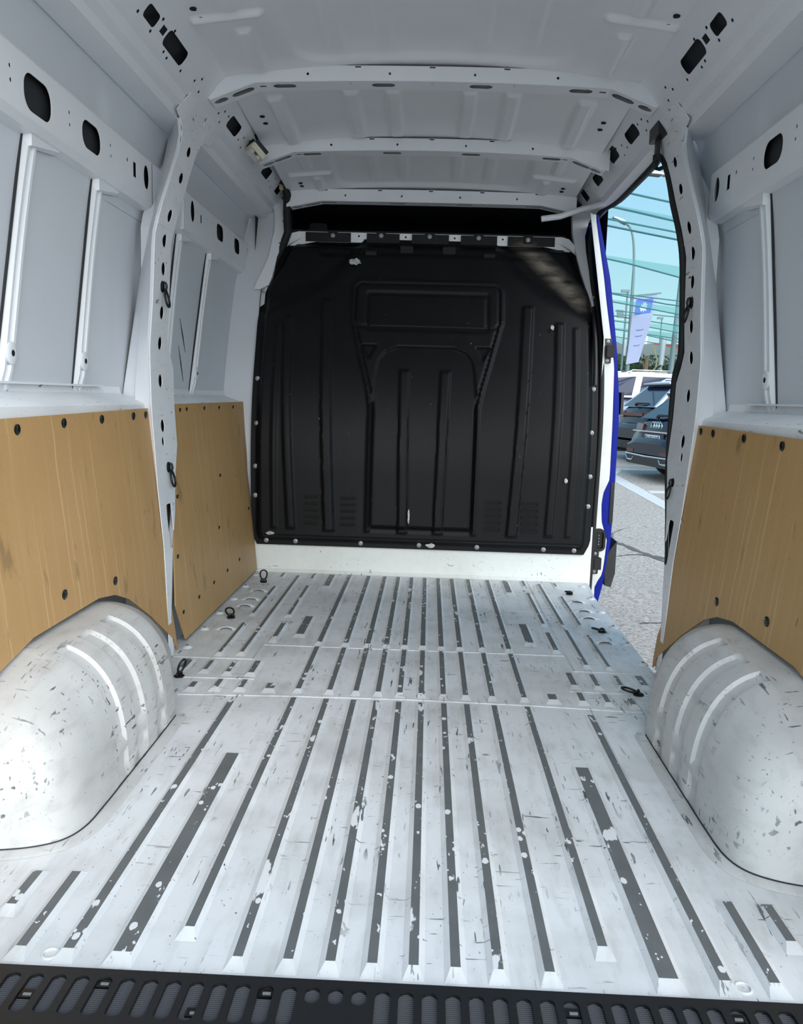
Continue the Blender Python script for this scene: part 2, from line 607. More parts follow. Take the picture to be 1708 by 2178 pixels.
H = 0.007
RIBS = []   # x, y0, y1, base half width, crown half width
for xx in (0.035, 0.106, 0.178, 0.264, 0.367):
    RIBS.append((xx, 1.245 if xx < 0.3 else 1.318, 2.505, 0.019, 0.0085))
    RIBS.append((xx, 2.545, 3.047, 0.017, 0.0085))
    RIBS.append((xx, 3.068, 4.335, 0.019, 0.0095))
RIBS += [(0.461, 1.243, 2.082, 0.027, 0.0165), (0.555, 1.245, 2.455, 0.019, 0.0095),
         (0.637, 1.245, 1.512, 0.02, 0.009), (0.712, 1.36, 1.510, 0.02, 0.009),
         (0.711, 3.458, 4.02, 0.017, 0.006), (0.635, 2.908, 4.285, 0.019, 0.007), (0.552, 3.455, 4.07, 0.018, 0.007),
         (0.460, 4.025, 4.337, 0.025, 0.014), (0.720, 4.20, 4.344, 0.015, 0.006), (0.556, 4.183, 4.353, 0.016, 0.007),
         (0.714, 2.895, 3.343, 0.018, 0.006), (0.550, 3.078, 3.362, 0.019, 0.009), (0.459, 3.164, 3.478, 0.027, 0.016),
         (0.796, 2.71, 2.848, 0.020, 0.012), (0.7145, 2.70, 2.84, 0.020, 0.007), (0.632, 2.686, 2.846, 0.020, 0.008), (0.5525, 2.686, 2.854, 0.022, 0.010),
         (0.7125, 2.523, 2.616, 0.021, 0.009), (0.635, 2.534, 2.65, 0.021, 0.008), (0.5545, 2.538, 2.655, 0.022, 0.009), (0.460, 2.539, 2.63, 0.026, 0.014)]
for (xx, y0, y1, bw, cw) in RIBS:
    for s in (-1, 1):
        b = MB()
        short = (y1 - y0) < 0.2
        e0 = 0.03 if short else 0.032
        e1 = 0.012 if short else 0.010
        b.frustum(s * xx - bw, s * xx + bw, y0, y1, 0.0002, H, bw - cw, e0, e1, 1)
        b.build('floor_rib', [M['floor'], M['rib']], floor, recalc=False)
# rounded dimples and scoops along the edges
dome = MB().lathe((0, 0, 0), (0, 0, 1), [(0.020, 0), (0.016, 0.005), (0.008, 0.008), (0.001, 0.0085)], 14).mesh('floor_dimple', M['floor'], 60)
for (xx, yy) in [(0.862, 4.275), (0.857, 4.004), (0.853, 3.742), (0.8545, 3.488), (0.8535, 3.235), (0.8525, 2.987)]:
    for s in (-1, 1):
        piece('floor_dimple', dome, floor, (s * xx, yy, 0))
screw = MB().lathe((0, 0, 0), (0, 0, 1), [(0.006, 0), (0.005, 0.003)], 8).mesh('floor_screw', M['rib'])
for (xx, yy) in [(0.853, 3.488), (0.8535, 3.235), (0.8525, 2.987), (0.857, 4.004)]:
    for s in (-1, 1):
        piece('floor_screw', screw, floor, (s * xx, yy, 0.0082))
for (xx, yy) in [(0.772, 3.91), (0.773, 3.738), (0.771, 3.612), (0.765, 3.236)]:
    for s in (-1, 1):
        b = MB()
        P = np.zeros((6, 13, 3))
        for i in range(6):
            for j in range(13):
                a = math.pi * j / 12
                P[i, j] = (s * (xx + 0.055 * math.cos(a) * (1 - 0.1 * i)), yy + 0.042 * math.sin(a) * (1 - i * 0.14) - 0.004 * i * 0.4, 0.0002 + 0.012 * math.sin(a) * math.sin(math.pi * min(1, i / 5 * 0.75)))
        b.grid(P)
        b.build('floor_scoop', M['floor'], floor, 50)
# lapped seams between the pressed floor panels
for s in (-1, 1):
    for nm, pts in (('seam', [(0.0, 2.532), (0.38, 2.522), (0.74, 2.50)]), ('seam', [(0.0, 3.056), (0.577, 3.056), (0.578, 2.878), (0.868, 2.872)]),
                    ('seam', [(0.582, 2.878), (0.585, 4.36)]), ('seam', [(0.53, 2.668), (0.79, 2.66)])):
        b = MB()
        for (a, c), (a2, c2) in zip(pts, pts[1:]):
            d = Vector((a2 - a, c2 - c)).normalized() * 0.0001
            nx, ny = -(c2 - c), (a2 - a)
            ll = math.hypot(nx, ny); nx, ny = nx / ll * 0.003, ny / ll * 0.003
            q = [(a - nx, c - ny), (a2 - nx, c2 - ny), (a2 + nx, c2 + ny), (a + nx, c + ny)]
            b.hexa([(s * u, v, 0.0001) for u, v in q] + [(s * u, v, 0.0022) for u, v in q])
        b.build('floor_seam', M['floor'], floor)
for s in (-1, 1):
    b = MB()
    ringp = [(s * 0.582 + 0.013 * math.cos(a), 1.268 + 0.013 * math.sin(a), 0.001) for a in np.linspace(0, 2 * math.pi, 24, endpoint=False)]
    b.tube(ringp, 0.0022, 6, closed=True)
    b.build('floor_plug', M['floor'], floor, 60)

# ------------------------------------------------------------------ side walls
PIL = Prof([(0.881, 0.0), (0.902, 0.25), (0.937, 0.6), (0.958, 0.9), (0.962, 1.1), (0.95, 1.26), (0.94, 1.49), (0.919, 1.575), (0.919, 1.72), (0.925, 1.86), (0.922, 1.96), (0.905, 1.995), (0.868, 2.045)])


def pil_shift(z):
    # the pillar leans forward towards its head, where it meets the first roof bow
    return float(np.interp(z, [1.575, 1.737, 1.862, 2.0, 2.1], [0, 0.14, 0.26, 0.36, 0.40]))


WAIST = Prof([(1.066, 1.803), (1.04, 1.803), (1.03, 1.79), (1.03, 1.645), (1.045, 1.625), (1.082, 1.616)])
RAIL = Prof([(0.768, 2.15), (0.80, 2.122), (0.815, 2.104), (0.87, 2.035), (0.892, 2.022), (0.902, 1.99), (0.928, 1.978), (0.935, 1.95), (1.03, 1.95)])


def rail_sheet(prof, s, y0, y1, holes, thick=0.002):
    lines = [[(q, y0), (q, y1)] for q in prof.s[1:-1]]

    def mp(a, y, d):
        p, nn = prof.at(a)
        return (s * (p.x - nn.x * d), y, p.y - nn.y * d)
    return sheet([(q, y0) for q in prof.s] + [(q, y1) for q in reversed(prof.s)], holes, mp, thick, lines)


def field(fn, xs, ys, axis):
    P = np.zeros((len(ys), len(xs), 3))
    X, Y = np.meshgrid(xs, ys)
    D = fn(X, Y)
    return X, Y, D


def sd_rr(X, Y, cx, cy, hx, hy, r):
    qx = np.abs(X - cx) - hx + r
    qy = np.abs(Y - cy) - hy + r
    return np.hypot(np.maximum(qx, 0), np.maximum(qy, 0)) + np.minimum(np.maximum(qx, qy), 0) - r


def step(d, w):
    """1 inside, 0 outside, smooth over w"""
    t = np.clip(0.5 - d / w, 0, 1)
    return t * t * (3 - 2 * t)


strip_prof = [(-0.045, 0.0), (-0.040, 0.004), (-0.030, 0.016), (-0.020, 0.016), (-0.013, 0.005), (-0.003, 0.005), (0.004, 0.016), (0.016, 0.016), (0.026, 0.005), (0.036, 0.004), (0.040, 0.0)]
disc_mesh = MB().lathe((0, 0, 0), (1, 0, 0), [(0.030, -0.004), (0.030, 0.002), (0.026, 0.005), (0.009, 0.005), (0.008, -0.002)], 18).mesh('stiffener_boss', M['paint'], 50)
hole_disc = MB().lathe((0, 0, 0), (1, 0, 0), [(0.008, 0), (0.008, 0.001)], 12).mesh('dark_bolt_hole_disc', M['hole'])  # dark disc painted as the shade of an open bolt hole


def side(s):
    nm = 'left' if s < 0 else 'right'
    ymax = 5.1 if s < 0 else 3.28
    # outer panel, lower
    b = MB()
    xs = np.linspace(1.12, ymax, 60); zs = np.array([-0.25, 0.5, 0.9, 1.0, 1.2, 1.4, 1.55, 1.64])
    P = np.zeros((len(zs), len(xs), 3))
    for i, z in enumerate(zs):
        for j, y in enumerate(xs):
            P[i, j] = (s * (1.085 - 0.012 * ((z - 1.25) / 0.4) ** 2 * (1 if z > 1.25 else 0)), y, z)
    b.grid(P)
    wall = struct(b.build('wall_' + nm, M['skin'], None, 40), 'bare white inner side of the cargo body, %s' % nm)
    # upper panel with a pressed field
    b = MB()
    xs = np.linspace(1.12, 5.1 if s < 0 else 3.60, 150); zs = np.linspace(1.58, 2.03, 46)
    Y, Z = np.meshgrid(xs, zs)
    base = 1.075 - 0.055 * ((Z - 1.58) / 0.45) ** 1.6
    d = sd_rr(Y, Z, 2.0, 1.60, 0.80, 0.30, 0.08)
    d2 = sd_rr(Y, Z, 3.95, 1.60, 0.55, 0.26, 0.07)
    base = base + 0.010 * step(d, 0.09) + 0.010 * step(d2, 0.09)
    b.grid(np.stack([s * base, Y, Z], -1))
    b.build('upper_panel', M['skin'], wall, 60)
    # pressed swage on the lower panel next to the pillar
    # waist rail
    z = WAIST.sz
    mid = z(1.713)
    hs = [rrect(z(1.711), 2.277, 0.047, 0.078, 0.04, 6), rrect(z(1.715), 2.627, 0.041, 0.07, 0.037, 6), oval(z(1.725), 3.12, 0.042, 0.028),
          rect(z(1.745), z(1.695), 2.985, 3.015), oval(z(1.735), 2.93, 0.008, 0.008, 6)]
    for yy in (2.13, 2.47, 2.78):
        hs += [oval(z(1.738), yy, 0.006, 0.006, 8), oval(z(1.705), yy + 0.002, 0.006, 0.006, 8)]
        b = MB().add(*rail_sheet(WAIST, s, 1.15, 3.185, hs))
    b.build('waist_rail', M['paint'], wall, 25)
    b = MB().box(*sorted((s * 1.05, s * 1.056)), 1.15, 3.185, 1.63, 1.80)
    b.build('rail_hole_shade', M['primer_shade'], wall)  # added dark sheet, paints the shade seen through the waist rail holes
    if s < 0:
        hs = [oval(z(1.735), 3.715, 0.045, 0.03), rect(z(1.748), z(1.712), 3.84, 3.862), rrect(z(1.735), 4.19, 0.038, 0.065, 0.03, 5), rrect(z(1.735), 4.55, 0.038, 0.06, 0.03, 5),
              oval(z(1.737), 4.80, 0.035, 0.02)]
        for yy in (3.78, 3.95, 4.05, 4.34, 4.68):
            hs += [oval(z(1.75), yy, 0.006, 0.006, 8), oval(z(1.70), yy + 0.01, 0.006, 0.006, 8)]
        b = MB().add(*rail_sheet(WAIST, s, 3.18, 4.86, hs))
        b.build('waist_rail', M['paint'], wall, 25)
        b = MB().box(-1.056, -1.05, 3.18, 4.86, 1.63, 1.80)
        b.build('rail_hole_shade', M['primer_shade'], wall)  # same added dark sheet for the front bay rail holes
        b = MB().box(-1.052, -1.024, 3.56, 3.66, 1.63, 1.79)
        b.build('rail_joint_plate', M['paint'], wall)
    # roof rail
    z = RAIL.sz
    hs = [rrect(z(2.07), 2.87, 0.027, 0.10, 0.02, 5), rrect(z(2.07), 2.635, 0.022, 0.05, 0.015, 4), rect(z(2.082), z(2.062), 2.72, 2.76),
          rrect(z(2.075), 3.67, 0.027, 0.085, 0.02, 4), rrect(z(2.075), 4.38, 0.027, 0.075, 0.015, 4), rrect(z(2.075), 4.72, 0.03, 0.05, 0.01, 3),
          rrect(z(2.085), 4.00, 0.03, 0.075, 0.02, 4)]
    for (yy, zz) in [(2.56, 2.05), (2.68, 2.045), (2.70, 2.088), (2.80, 2.095), (2.82, 2.04), (2.86, 2.036), (2.99, 2.045), (3.12, 2.06), (3.16, 2.08), (3.20, 2.05), (3.46, 2.06), (3.50, 2.08), (3.52, 2.045), (3.56, 2.08),
                     (3.80, 2.06), (3.84, 2.08), (3.88, 2.05), (3.92, 2.09), (4.16, 2.06), (4.22, 2.09), (4.50, 2.06), (4.56, 2.09), (4.58, 2.05), (4.64, 2.08)]:
        hs.append(oval(z(zz), yy, 0.006, 0.009, 8))
    if s < 0:
        b = MB().add(*rail_sheet(RAIL, s, 1.12, 4.96, hs))
        b.build('roof_rail', M['paint'], wall, 25)
    else:
        yh = lambda h: sum(q[1] for q in h) / len(h)
        b = MB().add(*rail_sheet(RAIL, s, 1.12, 3.32, [h for h in hs if yh(h) < 3.32]))
        b.build('roof_rail', M['paint'], wall, 25)
        b = MB().add(*rail_sheet(Prof([(0.768, 2.15), (0.80, 2.122), (0.815, 2.104), (0.87, 2.035), (0.892, 2.022), (0.902, 1.99), (0.928, 1.978), (0.940, 1.972), (0.945, 1.99)]), s, 3.32, 4.96, [h for h in hs if yh(h) > 3.32]))
        b.build('roof_rail', M['paint'], wall, 25)
    b = MB()
    b.add([(s * 0.80, 1.12, 2.15), (s * 0.90, 1.12, 2.06), (s * 0.90, 4.9, 2.06), (s * 0.80, 4.9, 2.15)], [(0, 1, 2, 3)])
    b.build('rail_hole_shade', M['primer_shade'], wall)  # added dark sheet, shade for the roof rail holes put into its colour
    # pillar
    zz = PIL.sz
    front = [(0.0, 2.905), (0.13, 2.915), (0.38, 3.015), (0.50, 3.085), (0.65, 3.14), (0.75, 3.185), (1.04, 3.188), (1.15, 3.105), (1.82, 3.110), (1.89, 3.118), (1.93, 3.14), (1.955, 3.175), (1.972, 3.23), (2.044, 3.24)]
    outline = [(zz(0.0), 2.86), (zz(0.4), 2.92), (zz(1.80), 2.93), (zz(1.88), 2.922), (zz(1.925), 2.895), (zz(1.95), 2.855), (zz(1.965), 2.79), (zz(2.044), 2.78)] + [(zz(q), y) for q, y in reversed(front)]
    hs = [oval(zz(q), 3.03, 0.024, 0.022, 18) for q in (2.005, 1.862, 1.737, 1.575, 1.487, 1.389, 1.235, 1.126, 0.991, 0.827)]
    hs += [oval(zz(0.77), 3.02, 0.018, 0.014, 12)] + [oval(zz(q), 3.04, 0.005, 0.005, 8) for q in (1.44, 1.195, 1.165, 1.65)] + [oval(zz(q), y, 0.005, 0.005, 8) for q, y in ((1.985, 2.965), (1.99, 2.93), (1.95, 3.0), (2.01, 3.11))]
    hs += [oval(zz(q), y, 0.004, 0.004, 8) for q, y in ((0.89, 3.03), (0.72, 3.07), (0.68, 2.985), (1.47, 3.075), (1.43, 3.085), (0.60, 3.085), (0.96, 3.16))]
    hs += [rrect(zz(0.458), 3.018, 0.082, 0.030, 0.012, 4)]
    lines = [[(q, 2.955), (q, 2.985)] for q in PIL.s[1:-1]]
    gp = [(q, y) for q in np.linspace(0.05, PIL.L - 0.05, 40) for y in (2.96, 3.08) if inside((q, y), outline) and not any(inside((q, y), h) for h in hs)]

    def mp(a, y, d):
        p, nn = PIL.at(a)
        return (s * (p.x + nn.x * -d), y + pil_shift(p.y), p.y + nn.y * -d)
    b = MB().add(*sheet(outline, hs, mp, 0.003, (), gp, 0.035))
    pil = b.build('pillar', M['pillar'], wall, 35)
    # rear and front flank of the pillar down to the outer panel
    zs = np.linspace(0.0, 1.955, 40)
    P = np.zeros((40, 6, 3)); Q = np.zeros((40, 3, 3))
    for i, q in enumerate(zs):
        p, _ = PIL.at(zz(q))
        k = min(max((q - 0.93) / 0.67, 0), 1)
        y_out = 2.99 + 0.21 * k
        x_out = 1.085 - 0.035 * k
        if q > 1.62:
            x_out = 1.05 - 0.02 * (q - 1.62) / 0.4
        y0 = float(np.interp(q, [0, 1.80, 1.88, 1.925, 1.95], [2.93, 2.93, 2.922, 2.895, 2.855])) + pil_shift(q)
        y_out += pil_shift(q) * 0.6
        P[i] = [(s * p.x, y0, q), (s * (p.x + 0.012), y0 + 0.006, q), (s * (p.x * 0.47 + x_out * 0.53), y0 * 0.47 + y_out * 0.53 - 0.010, q), (s * (p.x * 0.45 + x_out * 0.55), y0 * 0.45 + y_out * 0.55 + 0.004, q), (s * (x_out - 0.006), y_out - 0.012, q), (s * x_out, y_out, q)]
        yf = np.interp(q, [a for a, _ in front], [y for _, y in front])
        yf += pil_shift(q)
        Q[i] = [(s * p.x, yf, q), (s * (p.x + 0.02), yf + 0.012, q), (s * 1.06, yf + 0.03, q)]
    MB().grid(P).build('pillar_flank', M['paint'], wall, 14)
    MB().grid(Q).build('pillar_flank', M['paint'], wall, 25)
    zq = np.linspace(0.0, 1.98, 30)
    bp_ = np.array([[(s * (PIL.at(zz(q))[0].x + 0.014), y_ + pil_shift(q), q) for y_ in (2.985, min(3.10, float(np.interp(q, [a for a, _ in front], [y for _, y in front])) - 0.004))] for q in zq])
    MB().grid(bp_).build('pillar_hole_shade', M['primer_shade'], wall, 30)  # dark sheet added close behind the pillar so its holes look shaded
    # lap joint on the pillar
    b = MB()
    p, _ = PIL.at(zz(1.53))
    b.box(*sorted((s * (p.x - 0.004), s * (p.x + 0.004))), 2.93, 3.11, 1.528, 1.532)
    b.build('pillar_lap', M['paint'], wall)
    # ledge above the boards
    for (y0, y1) in ([(1.15, 2.96), (3.17, 4.76)] if s < 0 else [(1.15, 2.96)]):
        LED = Prof([(1.084, 0.965), (1.078, 0.942), (1.06, 0.934), (0.992, 0.912), (0.985, 0.905), (0.984, 0.86)])
        b = MB().add(*rail_sheet(LED, s, y0, y1, []))
        b.build('ledge', M['pillar'], wall, 30)
    # pressed stiffeners on the outer panel
    st = [((2.318, 1.633), (2.142, 0.940)), ((2.772, 1.628), (2.605, 0.940))]
    if s < 0:
        st += [((3.66, 1.634), (3.45, 0.940)), ((4.14, 1.634), (3.86, 0.940))]
    for (yt, zt), (yb, zb) in st:
        b = MB()
        nseg = 12
        P = np.zeros((nseg + 1, len(strip_prof), 3))
        for i in range(nseg + 1):
            k = i / nseg
            y = yb + (yt - yb) * k; q = zb + (zt - zb) * k
            flare = 1.0
            x = 1.085 - 0.012 * max(0, (q - 1.25) / 0.4) ** 2
            for j, (dy, dx) in enumerate(strip_prof):
                P[i, j] = (s * (x - dx * (0.35 if i == 0 else 1)), y + dy, q)
        b.grid(P)
        # head that turns forward under the rail
        hx = 1.07
        b.hexa([(s * hx, yt - 0.045, zt - 0.045), (s * hx, yt + 0.13, zt - 0.02), (s * hx, yt + 0.13, zt + 0.012), (s * hx, yt - 0.045, zt + 0.012),
                (s * (hx - 0.018), yt - 0.038, zt - 0.04), (s * (hx - 0.018), yt + 0.13, zt - 0.012), (s * (hx - 0.018), yt + 0.13, zt + 0.008), (s * (hx - 0.018), yt - 0.038, zt + 0.008)])
        stf = b.build('stiffener', M['paint'], wall, 25)
        # dark strip along its rear edge
        g = MB()
        g.hexa([(s * 1.088, yb - 0.0485, zb), (s * 1.081, yb - 0.0485, zb), (s * 1.081, yb - 0.0455, zb), (s * 1.088, yb - 0.0455, zb),
                (s * 1.078, yt - 0.0485, zt), (s * 1.070, yt - 0.0485, zt), (s * 1.070, yt - 0.0455, zt), (s * 1.078, yt - 0.0455, zt)])
        g.build('rear_edge_strip', M['primer_shade'], stf)
        k = (1.041 - zb) / (zt - zb)
        yc = yb + (yt - yb) * k
        piece('stiffener_boss', disc_mesh, stf, (s * 1.069, yc - 0.002, 1.041), (0, 0, math.pi if s > 0 else 0))
        piece('dark_bolt_hole_disc', hole_disc, stf, (s * 1.0645, yc - 0.002, 1.041), (0, 0, math.pi if s > 0 else 0))
    # lower mounting lip at the foot of the outer panel
    b = MB()
    y1 = 2.93
    b.box(*sorted((s * 1.088, s * 1.06)), 1.15, y1 - 0.17, 0.962, 0.968)
    b.build('panel_lip', M['paint'], wall)
    return wall


wall_left = side(-1)
wall_right = side(1)
# dark discs painted as small holes low on the front left bay, next to the bulkhead, and two long scratches
b = MB()
for z_ in (1.225, 1.205, 1.165, 1.145):
    b.lathe((-1.0825, 4.62, z_), (1, 0, 0), [(0.007, 0), (0.007, 0.002)], 8)
b.build('dark_vent_hole_disc', M['hole'], wall_left)
b = MB()
for (ya, za, yb_, zb_) in ((3.692, 1.275, 3.768, 1.13), (3.668, 1.155, 3.735, 0.999)):
    a = Vector((-1.083, ya, za)); c = Vector((-1.083, yb_, zb_))
    b.tube([a, a.lerp(c, 0.5), c], [0.0008, 0.0028, 0.0008], 5)
b.build('scratch', M['primer_shade'], wall_left, label='two dark scratches on the white panel')

# ------------------------------------------------------------------ ceiling
def roof_z(X, Y):
    base = np.interp(Y, [1.0, 3.3, 4.05, 4.75, 5.0], [2.205, 2.200, 2.165, 2.095, 2.07])
    return base - 0.055 * (X / 0.75) ** 2 * np.clip(np.interp(Y, [4.0, 4.8], [1, 0.5]), 0, 1)


xs = np.linspace(-0.79, 0.79, 200); ys = np.linspace(1.12, 4.90, 420)
X, Y = np.meshgrid(xs, ys)
D = np.zeros_like(X)
fr = sd_rr(X, Y, 0, 2.2, 0.50, 1.045, 0.12)
D += 0.012 * step(fr, 0.05)
for xr_ in (-0.34, -0.17, 0.17, 0.34):
    D -= 0.008 * step(sd_rr(X, Y, xr_, 2.2, 0.028, 0.985, 0.01), 0.02)
fr2 = sd_rr(X, Y, 0, 4.46, 0.50, 0.235, 0.09)
D += 0.012 * step(fr2, 0.04)
for xr_ in (-0.30, -0.147, 0.133, 0.30):
    D -= 0.008 * step(sd_rr(X, Y, xr_, 4.45, 0.026, 0.165, 0.01), 0.018)
for xr_ in (-0.33, -0.16, 0.15, 0.325, -0.64, 0.62):
    D -= 0.012 * step(sd_rr(X, Y, xr_, 3.77, 0.03, 0.25, 0.01), 0.02)
for s in (-1, 1):
    D -= 0.010 * step(sd_rr(X, Y, s * 0.665, 2.835, 0.115, 0.018, 0.008), 0.02)
    D -= 0.010 * step(sd_rr(X, Y, s * 0.64, 2.65, 0.024, 0.14, 0.008), 0.018)
    D -= 0.010 * step(sd_rr(X, Y, s * 0.635, 3.09, 0.024, 0.16, 0.008), 0.018)
    D -= 0.010 * step(sd_rr(X, Y, s * 0.63, 4.465, 0.11, 0.014, 0.008), 0.018)
    D -= 0.009 * step(sd_rr(X, Y, s * 0.63, 4.30, 0.022, 0.10, 0.008), 0.018)
    D -= 0.009 * step(sd_rr(X, Y, s * 0.60, 4.62, 0.022, 0.10, 0.008), 0.018)
Z = roof_z(X, Y) + D * 1.4
b = MB().grid(np.stack([X, Y, Z], -1))
ceiling = struct(b.build('ceiling', M['roof'], None, 60), 'bare white pressed steel van roof from inside')
b = MB()
b.add([(-0.985, 1.12, 2.05), (-0.9, 1.12, 2.2), (0, 1.12, 2.27), (0.9, 1.12, 2.2), (0.985, 1.12, 2.05),
       (-0.985, 6.2, 2.05), (-0.9, 6.2, 2.2), (0, 6.2, 2.27), (0.9, 6.2, 2.2), (0.985, 6.2, 2.05)],
      [(0, 1, 6, 5), (1, 2, 7, 6), (2, 3, 8, 7), (3, 4, 9, 8)])
b.build('roof_skin', M['blue'], ceiling)
b = MB()
for x_, y_ in [(0.725, 3.703), (0.726, 3.78), (0.752, 2.757), (0.745, 2.822), (0.70, 4.60), (0.70, 4.65)]:
    for s in (-1, 1):
        b.lathe((s * x_, y_, float(roof_z(np.array(s * x_), np.array(y_))) - 0.004), (0, 0, 1), [(0.011, 0), (0.011, 0.005)], 10)
b.build('dark_drain_hole_disc', M['hole'], ceiling)  # dark discs painted in place of open, shaded drain holes
for (y0, zc, zb, zt, xb, xt, tc_, tb, tt, depth) in [(3.30, 2.139, 2.124, 2.058, 0.67, 0.845, 2.190, 2.180, 2.150, 0.092),
                                                      (4.05, 2.103, 2.085, 2.028, 0.65, 0.808, 2.155, 2.143, 2.122, 0.085),
                                                      (4.72, 2.022, 2.020, 1.985, 0.60, 0.775, 2.085, 2.080, 2.066, 0.080)]:
    xs_ = np.concatenate([np.linspace(-xt, -xb, 5), np.linspace(-xb, xb, 23)[1:-1], np.linspace(xb, xt, 5)])

    def zl(x):
        a = abs(x)
        return zc - (zc - zb) * (a / xb) ** 2 if a < xb else zb + (zt - zb) * (a - xb) / (xt - xb)

    def zu(x):
        a = abs(x)
        return tc_ - (tc_ - tb) * (a / xb) ** 2 if a < xb else tb + (tt - tb) * (a - xb) / (xt - xb)
    b = MB()
    # rear face: s = x, t = 0..1 up
    hs = []
    for x_ in (-0.58, -0.28, 0.0, 0.28, 0.58):
        hs.append(rect(x_ - 0.011, x_ + 0.011, 0.86, 0.96))
    for x_ in (-0.47, -0.16, 0.16, 0.47):
        hs.append(oval(x_, 0.45, 0.005, 0.1, 8))
    if y0 < 4:
        hs.append(oval(0.775, 0.42, 0.012, 0.1, 10))
    mpf = lambda x, t, d: (x, y0 - d - 0.012 * (1 - t) * 0, zl(x) + (zu(x) - zl(x)) * t)
    b.add(*sheet([(x, 0) for x in xs_] + [(x, 1) for x in reversed(xs_)], hs, lambda x, t, d: (x, y0 - d * 1.0, zl(x) + (zu(x) - zl(x)) * t), -0.002,
                 [[(q, 0), (q, 1)] for q in (-xb, xb)], [(float(x), t) for x in xs_[1:-1] for t in (0.2, 0.4, 0.6, 0.8) if abs(abs(x) - xb) > 1e-3 and not any(inside((x, t), h) for h in hs)]))
    # underside
    hs = []
    for x_ in (-0.565, -0.186, 0.186, 0.565):
        hs.append(rrect(x_, 0.045, 0.044, 0.020, 0.020, 6))
    for s in (-1, 1):
        hs.append(rect(*sorted((s * (xb - 0.035), s * (xb - 0.01))), 0.035, 0.05))
        hs.append(rrect(s * (xb + 0.055), 0.045, 0.042, 0.020, 0.020, 6))
        hs.append(rrect(s * (xt - 0.035), 0.045, 0.026, 0.020, 0.020, 6))
        for dx in (0.085, 0.092):
            hs.append(oval(s * (xb - dx), 0.02 + (dx - 0.085) * 3, 0.004, 0.004, 8))
    hs += [oval(x_, y_, 0.004, 0.004, 8) for x_ in (-0.31, 0.0, 0.31) for y_ in (0.015, 0.03)]
    b.add(*sheet([(x, 0) for x in xs_] + [(x, depth) for x in reversed(xs_)], hs, lambda x, t, d: (x, y0 + t, zl(x) - d), -0.002,
                 [[(q, 0), (q, depth)] for q in (-xb, xb)], [(float(x), t * depth) for x in xs_[1:-1] for t in (0.15, 0.3, 0.5, 0.75, 0.9) if abs(abs(x) - xb) > 1e-3 and not any(inside((x, t * depth), h) for h in hs)]))
    # front face and flange up to the roof
    P = np.array([[(x, y0 + depth, zl(x)) for x in xs_], [(x, y0 + depth, zu(x)) for x in xs_]])
    b.grid(P)
    bow = b.build('roof_bow', M['paint'], ceiling, 12)
    bb = MB()
    bb.grid(np.array([[(x, y0 + 0.004, zl(x) + 0.022) for x in xs_], [(x, y0 + depth - 0.004, zl(x) + 0.022) for x in xs_]]))
    bb.build('bow_hole_shade', M['primer_shade'], bow)  # dark sheet inside the bow, painted shade for its holes
    for s in (-1, 1):
        e = MB()
        xa, xc = xb + 0.012, xt + 0.02
        e.hexa([(s * xa, y0 - 0.003, zl(xa) + 0.001), (s * xc, y0 - 0.003, zl(xt) - 0.003), (s * xc, y0 + 0.002, zl(xt) - 0.003), (s * xa, y0 + 0.002, zl(xa) + 0.001),
                (s * xa, y0 - 0.003, zu(xa)), (s * xc, y0 - 0.003, zu(xt) - 0.002), (s * xc, y0 + 0.002, zu(xt) - 0.002), (s * xa, y0 + 0.002, zu(xa))])
        e.lathe((s * (xb + 0.06), y0 - 0.003, zu(xb + 0.06) - 0.032), (0, -1, 0), [(0.013, 0), (0.013, 0.0015), (0.010, 0.0015), (0.010, 0.0005)], 16)
        e.build('bow_end_plate', M['paint'], bow)

# ------------------------------------------------------------------ front of the cargo space
def bulk_y(z):
    return 4.39 + 0.42 * (max(0.0, z - 0.85) if abs(z - 0.85) > 0.3 else (z - 0.55) ** 2 / 1.2)


b = MB()
b.add([(-0.93, 4.40, -0.02), (0.925, 4.40, -0.02), (0.925, 4.40, 0.30), (-0.93, 4.40, 0.30)], [(0, 1, 2, 3)])
b.hexa([(-0.915, 4.375, 0), (0.915, 4.375, 0), (0.915, 4.40, 0), (-0.915, 4.40, 0), (-0.915, 4.392, 0.014), (0.915, 4.392, 0.014), (0.915, 4.40, 0.014), (-0.915, 4.40, 0.014)])
wall_front = struct(b.build('wall_front', M['sillwall']), 'white painted step below the black bulkhead panel')
b = MB()
for z0, z1 in ((0.3, 0.85), (0.85, 1.87)):
    b.quad((-0.92, bulk_y(z0) + 0.05, z0), (0.915, bulk_y(z0) + 0.05, z0), (0.915, bulk_y(z1) + 0.05, z1), (-0.92, bulk_y(z1) + 0.05, z1))
b.build('bulkhead_steel', M['primer_shade'], wall_front)
# white top rail of the bulkhead
b = MB()
yt = bulk_y(1.84) + 0.012
b.add(*sheet([(-0.835, 1.715), (-0.79, 1.775), (-0.715, 1.803), (-0.64, 1.818), (0.64, 1.818), (0.715, 1.803), (0.79, 1.775), (0.835, 1.715), (0.86, 1.73), (0.83, 1.81), (0.78, 1.862), (0.74, 1.872), (-0.74, 1.872), (-0.78, 1.862), (-0.83, 1.81), (-0.86, 1.73)],
             [oval(x_, 1.853, 0.006, 0.006, 8) for x_ in (-0.40, -0.135, 0.14, 0.41)], lambda x, z_, d: (x, yt - d, z_), 0.02))
b.build('bulkhead_top_rail', M['paint'], wall_front)
